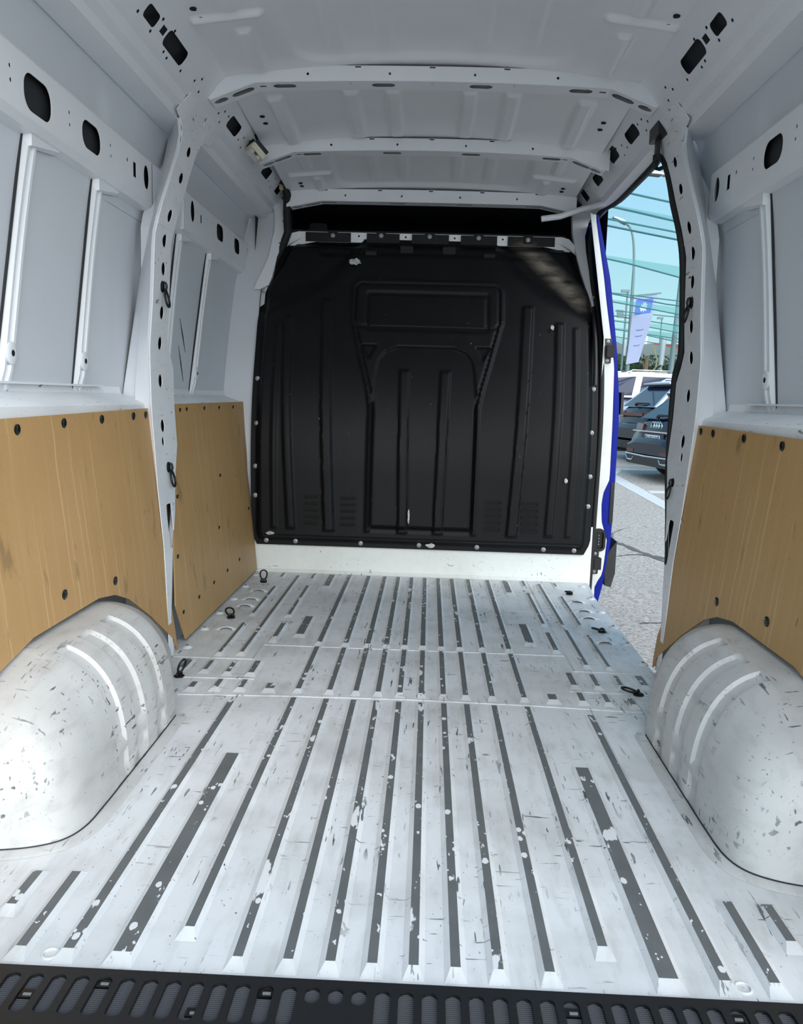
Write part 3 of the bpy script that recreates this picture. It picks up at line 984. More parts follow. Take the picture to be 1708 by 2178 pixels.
# corner posts either side of the bulkhead
for s in (-1, 1):
    b = MB()
    pts = [(0.815, 2.06), (0.812, 1.85), (0.835, 1.77), (0.852, 1.72), (0.870, 1.60), (0.885, 1.555), (0.931, 1.53), (0.965, 1.53), (0.955, 1.57), (0.918, 1.66), (0.899, 1.72), (0.882, 1.86), (0.884, 1.96), (0.91, 2.06)]
    if s > 0:
        pts = [(0.80, 2.03), (0.80, 1.90), (0.815, 1.79), (0.84, 1.68), (0.868, 1.58), (0.895, 1.50), (0.905, 1.40), (0.920, 1.40), (0.915, 1.48), (0.895, 1.60), (0.872, 1.79), (0.868, 1.88), (0.89, 1.96), (0.92, 2.03)]
    pts = [(s * x, z_) for x, z_ in pts]
    b.add(*sheet(pts, [oval(s * 0.845, 1.80, 0.005, 0.005, 8), oval(s * 0.835, 1.93, 0.005, 0.005, 8)] if s < 0 else [], lambda x, z_, d: (x, bulk_y(z_) + 0.0 - d, z_), 0.05))
    b.build('corner_post', M['paint'], wall_front)

# white side closure between the left wall and the bulkhead panel
b = MB()
zq = np.linspace(0.0, 2.03, 40)
b.grid(np.array([[(x_, bulk_y(z_) + 0.03, z_) for x_ in (-1.10, -0.99, -0.905 if z_ < 1.55 else -0.89)] for z_ in zq]))
b.build('bulkhead_side', M['skin'], wall_front, 40)
# dark cab behind
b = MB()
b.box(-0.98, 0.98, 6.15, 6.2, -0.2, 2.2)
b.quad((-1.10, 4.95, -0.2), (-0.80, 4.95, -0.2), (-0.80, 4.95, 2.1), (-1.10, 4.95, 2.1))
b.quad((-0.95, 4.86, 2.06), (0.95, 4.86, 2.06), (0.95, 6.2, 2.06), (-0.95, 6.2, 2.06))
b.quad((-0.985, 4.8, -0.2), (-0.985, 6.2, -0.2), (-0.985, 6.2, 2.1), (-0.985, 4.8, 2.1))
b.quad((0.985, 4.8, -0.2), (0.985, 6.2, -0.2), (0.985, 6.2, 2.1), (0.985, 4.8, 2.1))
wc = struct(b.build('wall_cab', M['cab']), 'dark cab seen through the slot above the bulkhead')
sh = thing('overhead_shelf', 'dark storage shelf in the slot above the black bulkhead panel', 'shelf', (0, 5.05, 1.86))
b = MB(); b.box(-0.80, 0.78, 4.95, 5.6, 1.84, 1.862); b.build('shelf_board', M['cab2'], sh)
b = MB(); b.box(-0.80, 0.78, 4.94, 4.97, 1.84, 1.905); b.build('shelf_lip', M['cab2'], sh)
hr = MB()
hr.add(*sheet(rrect(-0.69, 1.955, 0.055, 0.05, 0.02), [], lambda x, z_, d: (x, 5.25 - d, z_), 0.06))
tag(hr.build('sun_visor', M['cab2'], None, org=(-0.69, 5.25, 1.905)), 'small dark padded block standing at left on the overhead shelf', 'visor')

# ------------------------------------------------------------------ black bulkhead panel
liner = thing('bulkhead_panel', 'black moulded plastic bulkhead panel bolted across the front of the cargo space', 'panel', (0, 4.39, 0.15))
nz, nx = 250, 270
zs = np.linspace(0.150, 1.836, nz)
hw_z = [0.15, 0.165, 0.20, 0.23, 1.50, 1.55, 1.60, 1.68, 1.76, 1.80, 1.836]
hw_x = [0.880, 0.888, 0.905, 0.912, 0.928, 0.925, 0.895, 0.855, 0.825, 0.785, 0.725]
A = np.linspace(-1, 1, nx)
HW = np.interp(zs, hw_z, hw_x)
X = A[None, :] * HW[:, None]
Z = np.repeat(zs[:, None], nx, 1)
edge = np.minimum(HW[:, None] - np.abs(X), np.minimum(Z - 0.150, (1.836 - Z) * 1.0))
D = 0.006 + 0.045 * (1 - step(edge - 0.045, 0.035))
# stepped shoulders at the two upper corners
sh_line = (np.abs(X) - 0.52) * 0.62 + (Z - 1.66) * 0.80
wob = 0.035 * np.sin((np.abs(X) - 0.4) * 9)
D -= 0.038 * (1 - step(sh_line + wob - 0.0, 0.10)) * step(0.40 - np.abs(X), 0.1)
# upper ledge under the top flange
D -= 0.018 * step(sd_rr(X, Z, 0, 1.79, 0.62, 0.055, 0.03), 0.03)
# window-like frame and goblet
win = sd_rr(X, Z, 0, 1.455, 0.412, 0.14, 0.06)
gob_w = np.interp(Z, [0.2, 0.90, 1.0, 1.15, 1.25, 1.33], [0.292, 0.292, 0.310, 0.352, 0.378, 0.40])
gob = np.maximum(np.abs(X) - gob_w, np.maximum(0.245 - Z, Z - 1.36))
body = np.minimum(win, gob)
D += 0.012 * step(body, 0.018)
D -= 0.010 * step(np.abs(body + 0.022) - 0.006, 0.010)
D -= 0.010 * step(sd_rr(X, Z, 0, 1.42, 0.335, 0.108, 0.02), 0.012)
D += 0.007 * step(sd_rr(X, Z, 0, 1.42, 0.315, 0.088, 0.01), 0.012)
inn_w = np.interp(Z, [0.2, 0.95, 1.1, 1.16, 1.20, 1.225], [0.270, 0.275, 0.262, 0.248, 0.215, 0.15])
inn = np.maximum(np.abs(X) - inn_w, np.maximum(0.245 - Z, Z - 1.226))
D -= 0.014 * step(inn, 0.014)
for s in (-1, 1):
    tx = s * X
    tri_ = np.maximum(Z - 1.232, np.maximum((0.266 - tx) * 0.87 + (1.232 - Z) * 0.42, (tx - 0.348) * 0.87 + (1.232 - Z) * 0.55))
    D -= 0.014 * step(tri_, 0.008)
# vertical ribs
for (x0, x1, z0, z1, w, a) in [(-0.094, -0.108, 0.245, 1.10, 0.024, 0.016), (0.094, 0.108, 0.245, 1.10, 0.024, 0.016), (-0.485, -0.545, 0.245, 1.475, 0.026, 0.016), (0.485, 0.545, 0.245, 1.462, 0.026, 0.016),
                               (-0.689, -0.755, 0.25, 1.38, 0.020, 0.012), (0.680, 0.715, 0.25, 1.375, 0.020, 0.012), (-0.780, -0.80, 0.25, 1.35, 0.012, 0.008), (0.78, 0.80, 0.25, 1.35, 0.012, 0.008)]:
    xc = x0 + (x1 - x0) * (Z - z0) / (z1 - z0)
    dd = np.maximum(np.abs(X - xc) - w, np.maximum(z0 - Z, Z - z1))
    D += a * step(dd, 0.014)
BY = 4.39 + 0.42 * np.where(np.abs(Z - 0.85) > 0.3, np.maximum(0, Z - 0.85), (Z - 0.55) ** 2 / 1.2)
b = MB().grid(np.stack([X, BY - D, Z], -1))
# turned-back rim
rim = [(i, 0) for i in range(nz)] + [(nz - 1, j) for j in range(nx)] + [(i, nx - 1) for i in range(nz - 1, -1, -1)] + [(0, j) for j in range(nx - 1, -1, -1)]
rp = np.array([[(X[i, j], BY[i, j] - D[i, j], Z[i, j]) for i, j in rim], [(X[i, j], BY[i, j] + 0.012, Z[i, j]) for i, j in rim]])
b.grid(rp)
b.build('moulded_sheet', M['liner'], liner, 50)
b = MB()
for x0, x1 in [(-0.70, -0.445), (-0.355, -0.170), (-0.100, 0.108), (0.175, 0.378), (0.438, 0.70)]:
    b.box(x0, x1, yt - 0.010, yt - 0.001, 1.818, 1.868)
b.build('top_tab', M['liner'], liner)
bolt_mesh = MB().lathe((0, 0, 0), (0, -1, 0), [(0.0125, -0.002), (0.0125, 0.002), (0.009, 0.003), (0.0085, 0.008), (0.0055, 0.009), (0.0045, 0.006)], 14).mesh('bolt', M['bolt'], 40)
pad = MB(); pad.add(*sheet(rrect(0, 0, 0.028, 0.022, 0.006), [], lambda x, z_, d: (x, -0.003 - d, z_), 0.004)); pad_mesh = pad.mesh('bolt_pad', M['liner'])
for i, (x_, z_) in enumerate([(-0.907, 1.525), (-0.898, 1.037), (-0.889, 0.80), (-0.890, 0.572), (-0.890, 0.415), (0.907, 1.525), (0.896, 1.03), (0.888, 0.801), (0.890, 0.571), (0.889, 0.412),
                              (-0.829, 0.172), (-0.67, 0.172), (-0.317, 0.172), (-0.002, 0.172), (0.309, 0.172), (0.665, 0.172), (0.828, 0.172),
                              (-0.546, 1.851), (-0.273, 1.856), (0.0, 1.857), (0.274, 1.855), (0.55, 1.851)]):
    yy = bulk_y(z_) - 0.008 if z_ < 1.7 else yt - 0.013
    if z_ > 1.7:
        piece('bolt_pad', pad_mesh, liner, (x_, yt - 0.008, z_))
    piece('bolt', bolt_mesh, liner, (x_, yy, z_))
sl = MB()
sl.add(*sheet(rrect(0, 0, 0.046, 0.0105, 0.0105), [rrect(0, 0, 0.039, 0.0060, 0.006)], lambda x, z_, d: (x, -0.010 - d, z_), 0.016))
slot_mesh = sl.mesh('vent_slot', M['liner'])
hd = MB(); hd.box(-0.039, 0.039, -0.005, -0.001, -0.0062, 0.0062)
hd_mesh = hd.mesh('vent_shade_box', M['hole'])  # dark box painting the shade inside each vent slot
for x_ in (-0.581, -0.387, 0.387, 0.581):
    for k in range(5):
        z_ = 0.42 - 0.0355 * k
        v = piece('vent_slot', slot_mesh, liner, (x_, 4.341, z_))
        piece('vent_shade_box', hd_mesh, v, (0, 0, 0))
for x_ in (-0.125, 0.111):
    MB().box(x_ - 0.035, x_ + 0.035, bulk_y(1.76) - 0.036, bulk_y(1.76) - 0.016, 1.73, 1.79).build('clip_lug', M['liner'], liner)
for x_ in (-0.322, 0.334):
    MB().box(x_ - 0.03, x_ + 0.03, bulk_y(1.74) - 0.045, bulk_y(1.74) - 0.02, 1.70, 1.755).build('clip_lug', M['liner'], liner)
# torn sticker remains, white scuffs
rnd = random.Random(3)
for (cx_, cz_, rx_, rz_) in [(-0.404, 1.69, 0.036, 0.022), (0.058, 0.181, 0.026, 0.012), (0.67, 1.35, 0.010, 0.016), (0.757, 0.55, 0.010, 0.014), (-0.061, 0.335, 0.006, 0.05), (-0.80, 0.22, 0.022, 0.012)]:
    pts = [(cx_ + rx_ * math.cos(a) * rnd.uniform(0.6, 1.15), cz_ + rz_ * math.sin(a) * rnd.uniform(0.6, 1.15)) for a in np.linspace(0, 2 * math.pi, 14, endpoint=False)]
    i = int(np.argmin(abs(zs - cz_))); j = int(np.argmin(abs(X[i] - cx_)))
    yb_ = float((BY - D)[max(i - 4, 0):i + 5, max(j - 4, 0):j + 5].min()) - 0.002
    sb = MB(); sb.add(*sheet(pts, [], lambda x, z_, d: (x, yb_ + 0.42 * (z_ - cz_) * (1 if cz_ > 0.9 else 0) - d, z_), 0.001))
    sb.build('sticker_scrap', M['sticker'], liner, label='torn white sticker residue')
b = MB()
hp = [(0.900, bulk_y(z_) - 0.035 - 0.03 * math.sin(math.pi * k), z_) for z_, k in [(1.05 + 0.42 * t, t) for t in np.linspace(0, 1, 14)]]
b.tube(hp, 0.012, 8)
tag(b.build('grab_handle', M['black'], None, 60, org=(0.900, bulk_y(1.05), 1.05)), 'black vertical grab handle at the right edge of the bulkhead, by the side door', 'handle')

# ------------------------------------------------------------------ brown lining boards
def board(name_label, s, outline, rivets, group='brown lining boards'):
    yc = sum(p[0] for p in outline) / len(outline)
    t = thing('lining_board', name_label, 'board', (s * 0.885, yc, 0), 0, group)
    b = MB().add(*sheet(outline, [], lambda y, z_, d: (s * (0.885 + 0.11 * z_ - 0.004 - d * 1.0), y, z_), -0.006))
    b.build('sheet', M['board'], t)
    for (y, z_) in rivets:
        piece('rivet', rivet_mesh, t, (s * (0.885 + 0.11 * z_ - 0.0105), y, z_), (0, 0, 0 if s < 0 else math.pi))
    return t


rivet_mesh = MB().lathe((0, 0, 0), (1, 0, -0.11), [(0.0145, -0.001), (0.0145, 0.0015), (0.011, 0.0035), (0.004, 0.004)], 14).mesh('rivet', M['blackgloss'], 50)
low = [(2.945, 0.005), (2.92, 0.05), (2.71, 0.195), (2.54, 0.295), (2.44, 0.332), (2.32, 0.350), (1.92, 0.350), (1.75, 0.32), (1.60, 0.235), (1.545, 0.12), (1.54, 0.005), (1.2, 0.005), (1.2, 0.868)]
board('long brown hardboard lining on left wall above the left wheel arch', -1,
      [(3.031, 0.893), (3.031, 0.853), (3.036, 0.793), (3.060, 0.73), (3.050, 0.661), (3.005, 0.491), (2.953, 0.324), (2.930, 0.207), (2.945, 0.077)] + low,
      [(1.981, 0.850), (2.242, 0.858), (2.507, 0.862), (2.78, 0.866), (2.905, 0.868), (2.109, 0.411), (2.452, 0.372)])
board('brown hardboard lining with a torn notch on right wall above the right wheel arch', 1,
      [(3.026, 0.890), (2.985, 0.755), (2.996, 0.70), (3.010, 0.659), (2.985, 0.600), (2.970, 0.552), (2.90, 0.556), (2.905, 0.546), (2.975, 0.530), (2.938, 0.393), (2.895, 0.248), (2.955, 0.123), (2.955, 0.034)] + low,
      [(2.226, 0.855), (2.499, 0.862), (2.772, 0.866), (2.899, 0.868), (2.462, 0.372), (2.106, 0.408)])
board('shorter brown hardboard lining on left wall between the holed pillar and the black bulkhead panel', -1,
      [(3.22, 0.905), (3.155, 0.68), (3.05, 0.40), (2.985, 0.159), (3.055, 0.012), (4.375, 0.012), (4.39, 0.215), (4.39, 0.55), (4.45, 0.70), (4.735, 0.912)],
      [(3.311, 0.881), (3.402, 0.883), (3.672, 0.884), (3.933, 0.884), (4.215, 0.884), (4.53, 0.886), (3.815, 0.572), (4.44, 0.575), (4.32, 0.35), (3.699, 0.344), (3.148, 0.55), (3.07, 0.33), (4.011, 0.135), (3.762, 0.132), (3.517, 0.129), (3.278, 0.122), (3.06, 0.116)])
for c in bpy.data.objects:
    if c.name.startswith('rivet') and c.parent and 'shorter' in c.parent.get('label', ''):
        c.scale = (1, 0.62, 0.62)


# ------------------------------------------------------------------ wheel arches
def arch(s, label):
    t = thing('wheel_arch', label, 'wheel arch', (s * 0.80, 2.0, 0), 0, 'wheel arches')
    Fp = np.array([(0.935, 1.553), (0.84, 1.565), (0.765, 1.585), (0.715, 1.62), (0.692, 1.68), (0.688, 1.78), (0.688, 1.90), (0.690, 2.28), (0.697, 2.315), (0.735, 2.43), (0.80, 2.64), (0.88, 2.88), (0.90, 2.94)])
    Tp = np.array([(1.553, 0.0), (1.570, 0.14), (1.605, 0.215), (1.68, 0.275), (1.76, 0.308), (1.85, 0.328), (1.93, 0.336), (2.28, 0.336), (2.40, 0.322), (2.53, 0.281), (2.70, 0.183), (2.90, 0.05), (2.945, 0.0)])
    k = np.arange(13.0)

    def cm(P, t_):
        i = int(min(max(math.floor(t_), 0), 11)); u = t_ - i
        p0, p1, p2, p3 = P[max(i - 1, 0)], P[i], P[i + 1], P[min(i + 2, 12)]
        return 0.5 * ((2 * p1) + (p2 - p0) * u + (2 * p0 - 5 * p1 + 4 * p2 - p3) * u * u + (3 * p1 - p0 - 3 * p2 + p3) * u ** 3)
    bands = [(2.145, 2.200), (2.010, 2.068), (1.875, 1.935)]
    ty = lambda y: 6 + (y - 1.90) / 0.38 if y >= 1.90 else 5 + (y - 1.78) / 0.12
    ts = list(np.linspace(0, 12, 90))
    for a, c in bands:
        for q in (a - 0.004, a + 0.004, c - 0.004, c + 0.004):
            ts.append(ty(q))
    ts = sorted(ts)
    th = np.linspace(0, math.pi / 2, 44)
    P = np.zeros((len(ts), len(th), 3))
    for i, q in enumerate(ts):
        f = cm(Fp, q); tt = cm(Tp, q)
        for j, a in enumerate(th):
            e = 2 / 2.7
            u = max(math.cos(a), 0) ** e; w = max(math.sin(a), 0) ** e
            P[i, j] = (0.935 + (f[0] - 0.935) * u, tt[0] + (f[1] - tt[0]) * u, max(tt[1], 0) * w)
    # pressed channels
    du = np.gradient(P, axis=0); dv = np.gradient(P, axis=1)
    nn = np.cross(du, dv); nn /= np.maximum(np.linalg.norm(nn, axis=2, keepdims=True), 1e-9)
    if nn[45, 20, 0] > 0:
        nn = -nn
    for i, q in enumerate(ts):
        y = 1.90 + (q - 6) * 0.38 if q >= 6 else 1.78 + (q - 5) * 0.12
        if not (1.8 < y < 2.25):
            continue
        for a, c in bands:
            if a + 0.003 < y < c - 0.003:
                for j in range(len(th)):
                    rel = P[i, j, 2] / 0.336
                    x_ = P[i, j, 0]
                    if (rel > 0.30 and x_ < 0.845) or 0.06 < rel < 0.20:
                        P[i, j] = P[i, j] - nn[i, j] * 0.009
    P[..., 0] *= s
    b = MB().grid(P)
    b.build('pressed_cover', M['arch'], t, 35)
    # welded flange round the foot
    fo = [cm(Fp, q) for q in np.linspace(0, 8.2, 60)]
    fl = MB()
    Q = np.zeros((60, 3, 3))
    for i in range(60):
        d = fo[min(i + 1, 59)] - fo[max(i - 1, 0)]
        d = d / np.linalg.norm(d)
        n_ = np.array([d[1], -d[0]])
        if n_[0] * (fo[i][0] - 0.95) + n_[1] * (fo[i][1] - 2.0) < 0:
            n_ = -n_
        for j, (w, z_) in enumerate(((0.0, 0.004), (0.028, 0.0035), (0.034, 0.0004))):
            p = fo[i] + n_ * w
            Q[i, j] = (s * p[0], p[1], z_)
    fl.grid(Q)
    fl.build('foot_flange', M['arch'], t, 30)
    sm = MB()
    sm.tube([(s * p[0] * 0.9985, p[1], 0.005) for p in fo], 0.0018, 5)
    sm.build('mastic_seam', M['primer_shade'], t)


arch(-1, 'scuffed white wheel arch at left below the long left lining board')
arch(1, 'scratched white wheel arch at right below the notched lining board')

# ------------------------------------------------------------------ tie-down rings
def ring_proto():
    t = thing('tie_down_ring', 'x', 'tie-down ring', (0, 0, 0), 0, 'black tie-down rings', True)
    b = MB()
    b.lathe((0, 0, 0), (0, 0, 1), [(0.021, 0.0), (0.021, 0.004), (0.016, 0.007), (0.006, 0.010), (0.004, 0.010)], 16)
    b.tube([(-0.016, 0, 0.008), (-0.012, 0, 0.016), (0, 0, 0.019), (0.012, 0, 0.016), (0.016, 0, 0.008)], 0.0045, 8)
    b.build('base', M['ring'], t, 50)
    r = MB()
    pts = [(0.020 * math.cos(a) * (1.0 + 0.15 * math.sin(a)), 0, 0.036 + 0.030 * math.sin(a)) for a in np.linspace(0, 2 * math.pi, 28, endpoint=False)]
    r.tube(pts, 0.0045, 8, closed=True)
    lo = r.build('loop', M['ring'], t, 60)
    return t, lo


proto, _ = ring_proto()
RING = [
    ((-0.790, 4.12, 0), (0, 0, 0.2), 0.15, 'black tie-down ring standing upright on floor, far left corner by the bulkhead'),
    ((0.765, 4.09, 0), (0, 0, -0.3), 1.25, 'black tie-down ring lying on floor, far right corner nearest the bulkhead'),
    ((-0.790, 3.42, 0), (0, 0, 0.4), -1.15, 'black tie-down ring lying on floor beside the shorter left lining board'),
    ((0.790, 3.41, 0), (0, 0, -1.0), 1.3, 'black tie-down ring lying on floor beside the open side doorway, halfway along'),
    ((-0.785, 2.665, 0), (0, 0, 1.2), 0.35, 'black tie-down ring raised on floor just ahead of the left wheel arch'),
    ((0.755, 2.66, 0), (0, 0, 1.5), -1.35, 'black tie-down ring lying on floor just ahead of the right wheel arch'),
]
first = True
for loc, rot, lean, lab in RING:
    t = proto if first else copy_tree(proto)
    first = False
    t.location = loc
    t.rotation_euler = rot
    t.scale = (0.86, 0.86, 0.86)
    t['label'] = lab
    for c in t.children:
        if c.name.startswith('loop'):
            c.rotation_euler = (lean, 0, 0)
            c.location = (0, 0, 0.010)
for (s, y_, z_, lab, sc) in [(-1, 3.022, 1.326, 'black tie-down ring hanging high on the left pillar with oval holes', 1.0), (-1, 3.055, 0.672, 'black tie-down ring hanging low on the left pillar above its long slot', 1.0),
                             (1, 3.028, 1.318, 'black tie-down ring hanging high on the right pillar beside the doorway', 1.0), (1, 3.075, 0.672, 'black tie-down ring hanging low on the right pillar above its long slot', 0.85)]:
    t = copy_tree(proto)
    p, _ = PIL.at(PIL.sz(z_))
    t.location = (s * p.x, y_, z_)
    t.rotation_euler = (0, -s * math.pi / 2, 0)
    t['label'] = lab
    t.scale = (sc, sc, sc)
    for c in t.children:
        if c.name.startswith('loop'):
            # loop laid against the pillar, hanging down from its boss
            c.location = (-s * 0.006, 0, 0.013)
            R3 = Matrix(((0, -0.2, -s * 0.98), (1, 0, 0), (0, -s * 0.98, 0.2)))
            c.rotation_euler = R3.to_euler()

# ------------------------------------------------------------------ rear sill plate
sp = thing('sill_plate', 'black plastic rear sill plate with rows of ribbed oval grips', 'sill plate', (0, 1.15, 0))
hs = []
xsl = [-0.613 + 0.0375 * k for k in range(-6, 40)]
slots = []
for x_ in xsl:
    shortm = -0.13 < x_ < -0.015
    y0, y1 = (1.178, 1.214) if shortm else (1.128, 1.214)
    slots.append((x_, shortm))
    hs.append(rrect(x_, (y0 + y1) / 2, 0.0125, (y1 - y0) / 2, 0.0125, 5))
b = MB().add(*sheet(rect(-1.0, 1.0, 1.085, 1.232), hs, lambda x, y, d: (x, y, 0.006 + d), 0.006))
b.hexa([(-1.0, 1.03, -0.09), (1.0, 1.03, -0.09), (1.0, 1.085, -0.09), (-1.0, 1.085, -0.09), (-1.0, 1.06, -0.004), (1.0, 1.06, -0.004), (1.0, 1.085, 0.006), (-1.0, 1.085, 0.006)])
b.build('cover', M['black'], sp)
b = MB(); b.box(-1.0, 1.0, 1.085, 1.2245, -0.02, -0.008); b.build('tray', M['blackgloss'], sp)


def grip(y0, y1):
    g = MB()
    n_ = int((y1 - y0) / 0.0042)
    P = np.zeros((2 * n_ + 1, 2, 3))
    for i in range(2 * n_ + 1):
        y = y0 + (y1 - y0) * i / (2 * n_)
        P[i] = [(-0.0125, y, -0.0075 if i % 2 else 0.0), (0.0125, y, -0.0075 if i % 2 else 0.0)]
    g.grid(P)
    return g.mesh('grip_insert', M['grip'])


g_long, g_short = grip(1.128, 1.214), grip(1.178, 1.214)
for x_, shortm in slots:
    piece('grip_insert', g_short if shortm else g_long, sp, (x_, 0, 0))
for x_, y_ in [(-0.575, 1.172), (-0.463, 1.203), (-0.303, 1.150), (-0.200, 1.200), (0.287, 1.19), (0.545, 1.195), (-0.055, 1.155)]:
    c = MB(); c.box(x_ - 0.012, x_ + 0.012, y_ - 0.009, y_ + 0.009, -0.004, 0.003)
    cl = c.build('clip_socket', M['blackgloss'], sp)
    d = MB(); d.box(x_ - 0.005, x_ + 0.008, y_ - 0.005, y_ - 0.001, 0.003, 0.005); d.build('clip', M['bolt'], cl)
b = MB(); b.box(-1.0, 1.0, 1.04, 1.22, -0.5, -0.095); b.box(-1.0, 1.0, 0.98, 1.06, -0.42, -0.12)
struct(b.build('trim_1', M['black']), 'black rear bumper edge below the sill plate')

# ------------------------------------------------------------------ side doorway: seal, jamb, fittings
seal = [(0.938, 4.47, -0.06), (0.942, 4.468, 0.3), (0.945, 4.466, 0.85), (0.942, 4.53, 1.2), (0.930, 4.62, 1.42), (0.906, 4.70, 1.60), (0.892, 4.74, 1.75), (0.892, 4.76, 1.86), (0.905, 4.74, 1.94), (0.925, 4.64, 1.985),
        (0.948, 4.4, 1.972), (0.951, 4.0, 1.968), (0.951, 3.75, 1.968), (0.945, 3.62, 1.970), (0.928, 3.53, 1.955), (0.924, 3.44, 1.90), (0.921, 3.335, 1.80), (0.915, 3.235, 1.69), (0.916, 3.14, 1.58), (0.934, 3.135, 1.48), (0.944, 3.125, 1.30), (0.954, 3.14, 1.14), (0.956, 3.205, 1.05), (0.952, 3.205, 0.80), (0.940, 3.155, 0.66),
        (0.922, 3.035, 0.42), (0.904, 2.955, 0.18), (0.900, 2.945, 0.06)]
dense = []
for i in range(len(seal) - 1):
    p0 = Vector(seal[max(i - 1, 0)]); p1 = Vector(seal[i]); p2 = Vector(seal[i + 1]); p3 = Vector(seal[min(i + 2, len(seal) - 1)])
    for k in range(5):
        u = k / 5
        dense.append(0.5 * ((2 * p1) + (p2 - p0) * u + (2 * p0 - 5 * p1 + 4 * p2 - p3) * u * u + (3 * p1 - p0 - 3 * p2 + p3) * u ** 3))
dense.append(Vector(seal[-1]))
ds = thing('door_seal', 'black rubber seal framing the open side doorway on the right', 'door seal', (0.94, 3.9, 0))
MB().tube(dense, [0.014 if p.y > 3.5 else 0.0055 + 0.0075 * min(1, max(0, (p.z - 0.55) / 0.5)) for p in dense], 10).build('bulb', M['rubber'], ds, 60)
MB().tube([Vector((p.x + (0.004 if p.y > 4.46 else 0.016), p.y + 0.012, p.z + (0.006 if p.z > 1.9 else 0))) for p in dense], [0.009 if p.y > 3.4 else 0.004 for p in dense], 8).build('lip', M['rubber'], ds, 60)
# jamb of the front door post: white inside, blue outside
wb = [(-0.06, 0.985), (-0.037, 0.992), (0.0, 1.016), (0.045, 1.026), (0.205, 1.037), (0.309, 1.002), (0.40, 0.995), (0.466, 1.0), (0.545, 1.031), (0.853, 1.027), (1.155, 1.018), (1.303, 0.991), (1.499, 0.954), (1.62, 0.934), (1.92, 0.874)]
bo = [(-0.16, 1.010), (0.073, 1.058), (0.363, 1.066), (0.70, 1.066), (0.854, 1.066), (0.98, 1.060), (1.255, 1.030), (1.549, 0.984), (1.621, 0.972), (1.944, 0.890)]
zr = np.linspace(-0.16, 1.94, 64)
jm = MB()
P = np.zeros((64, 4, 3)); Q = np.zeros((64, 4, 3))
for i, z_ in enumerate(zr):
    w = float(np.interp(z_, [a for a, _ in wb], [x for _, x in wb])); o_ = float(np.interp(z_, [a for a, _ in bo], [x for _, x in bo]))
    ys_ = 4.55
    inn_ = min(0.94 if z_ < 1.3 else 0.94 - (z_ - 1.3) * 0.17, w - 0.01)
    P[i] = [(inn_, ys_ - 0.06, z_), (inn_ + 0.3 * (w - inn_), ys_ - 0.02, z_), (w - 0.006, ys_ - 0.001, z_), (w, ys_ + 0.002, z_)]
    Q[i] = [(w, ys_ + 0.001, z_), (w + 0.3 * (o_ - w), ys_ + 0.0, z_), (o_ - 0.004, ys_ + 0.006, z_), (o_, ys_ + 0.03, z_)]
jm.grid(P)
jamb = struct(jm.build('trim_2', M['white_out'], None, 40), 'white door jamb at the front edge of the side doorway')
MB().grid(Q).build('blue_flange', M['blue'], jamb, 40, label='bright blue outer edge of the jamb')
b = MB()
P = np.zeros((64, 2, 3))
for i, z_ in enumerate(zr):
    o_ = float(np.interp(z_, [a for a, _ in bo], [x for _, x in bo]))
    P[i] = [(o_, 4.58, z_), (o_, 6.4, z_)]
b.grid(P).build('outer_side', M['blue'], jamb, 40)
b = MB()
b.box(1.0, 1.066, 4.557, 4.575, -0.0, 0.0) if False else None
b.prism([(1.03, 4.552, 0.09), (1.062, 4.552, 0.16), (1.095, 4.56, 0.20), (1.095, 4.56, 0.02), (1.075, 4.556, -0.06), (1.04, 4.552, -0.05)], (0, 0.30, 0))
b.build('side_moulding', M['black'], jamb, label='black rubbing strip')
b = MB()
b.box(1.068, 1.082, 4.56, 4.72, 0.90, 1.02)
b.build('mirror_foot', M['black'], jamb)
b = MB()
b.add(*sheet(rrect(1.050, 0.415, 0.010, 0.115, 0.008), [], lambda x, z_, d: (x, 4.546 - d, z_), 0.008))
lt = b.build('latch_slot', M['blackgloss'], jamb)
# fittings on the jamb
for z_, lab in ((1.235, 'black door striker bolted high on the white door jamb'), (0.085, 'black door striker bolted low on the white door jamb')):
    t = thing('door_striker', lab, 'striker', (0.972, 4.535, z_), 0, 'door strikers')
    b = MB(); b.add(*sheet(rrect(0.970, z_, 0.022, 0.065, 0.006), [], lambda x, zz_, d: (x, 4.525 - d, zz_), 0.008)); b.build('plate', M['black'], t)
    b = MB(); b.box(0.962, 1.0, 4.485, 4.525, z_ - 0.034, z_ + 0.03); b.build('block', M['rubber'], t)
    for dz in (-0.05, 0.05):
        piece('bolt', bolt_mesh, t, (0.970, 4.522, z_ + dz), (0, 0, 0), (0.8, 0.8, 0.8))
t = thing('contact_plate', 'black oval electrical contact plate with four studs on the white door jamb', 'contact plate', (0.985, 4.53, 0.21))
b = MB(); b.add(*sheet(rrect(0.985, 0.213, 0.034, 0.062, 0.03, 6), [rrect(0.987, 0.213, 0.020, 0.046, 0.012, 4)], lambda x, zz_, d: (x, 4.500 - d, zz_), 0.03)); b.build('frame', M['rubber'], t)
b = MB(); b.add(*sheet(rrect(0.987, 0.213, 0.022, 0.048, 0.012, 4), [], lambda x, zz_, d: (x, 4.518 - d, zz_), 0.004)); b.build('recess', M['blackgloss'], t)
st_mesh = MB().lathe((0, 0, 0), (0, -1, 0), [(0.004, 0), (0.004, 0.006), (0.002, 0.008)], 10).mesh('stud', M['bolt'], 40)
for k in range(4):
    piece('stud', st_mesh, t, (0.983, 4.516, 0.238 - 0.0165 * k))
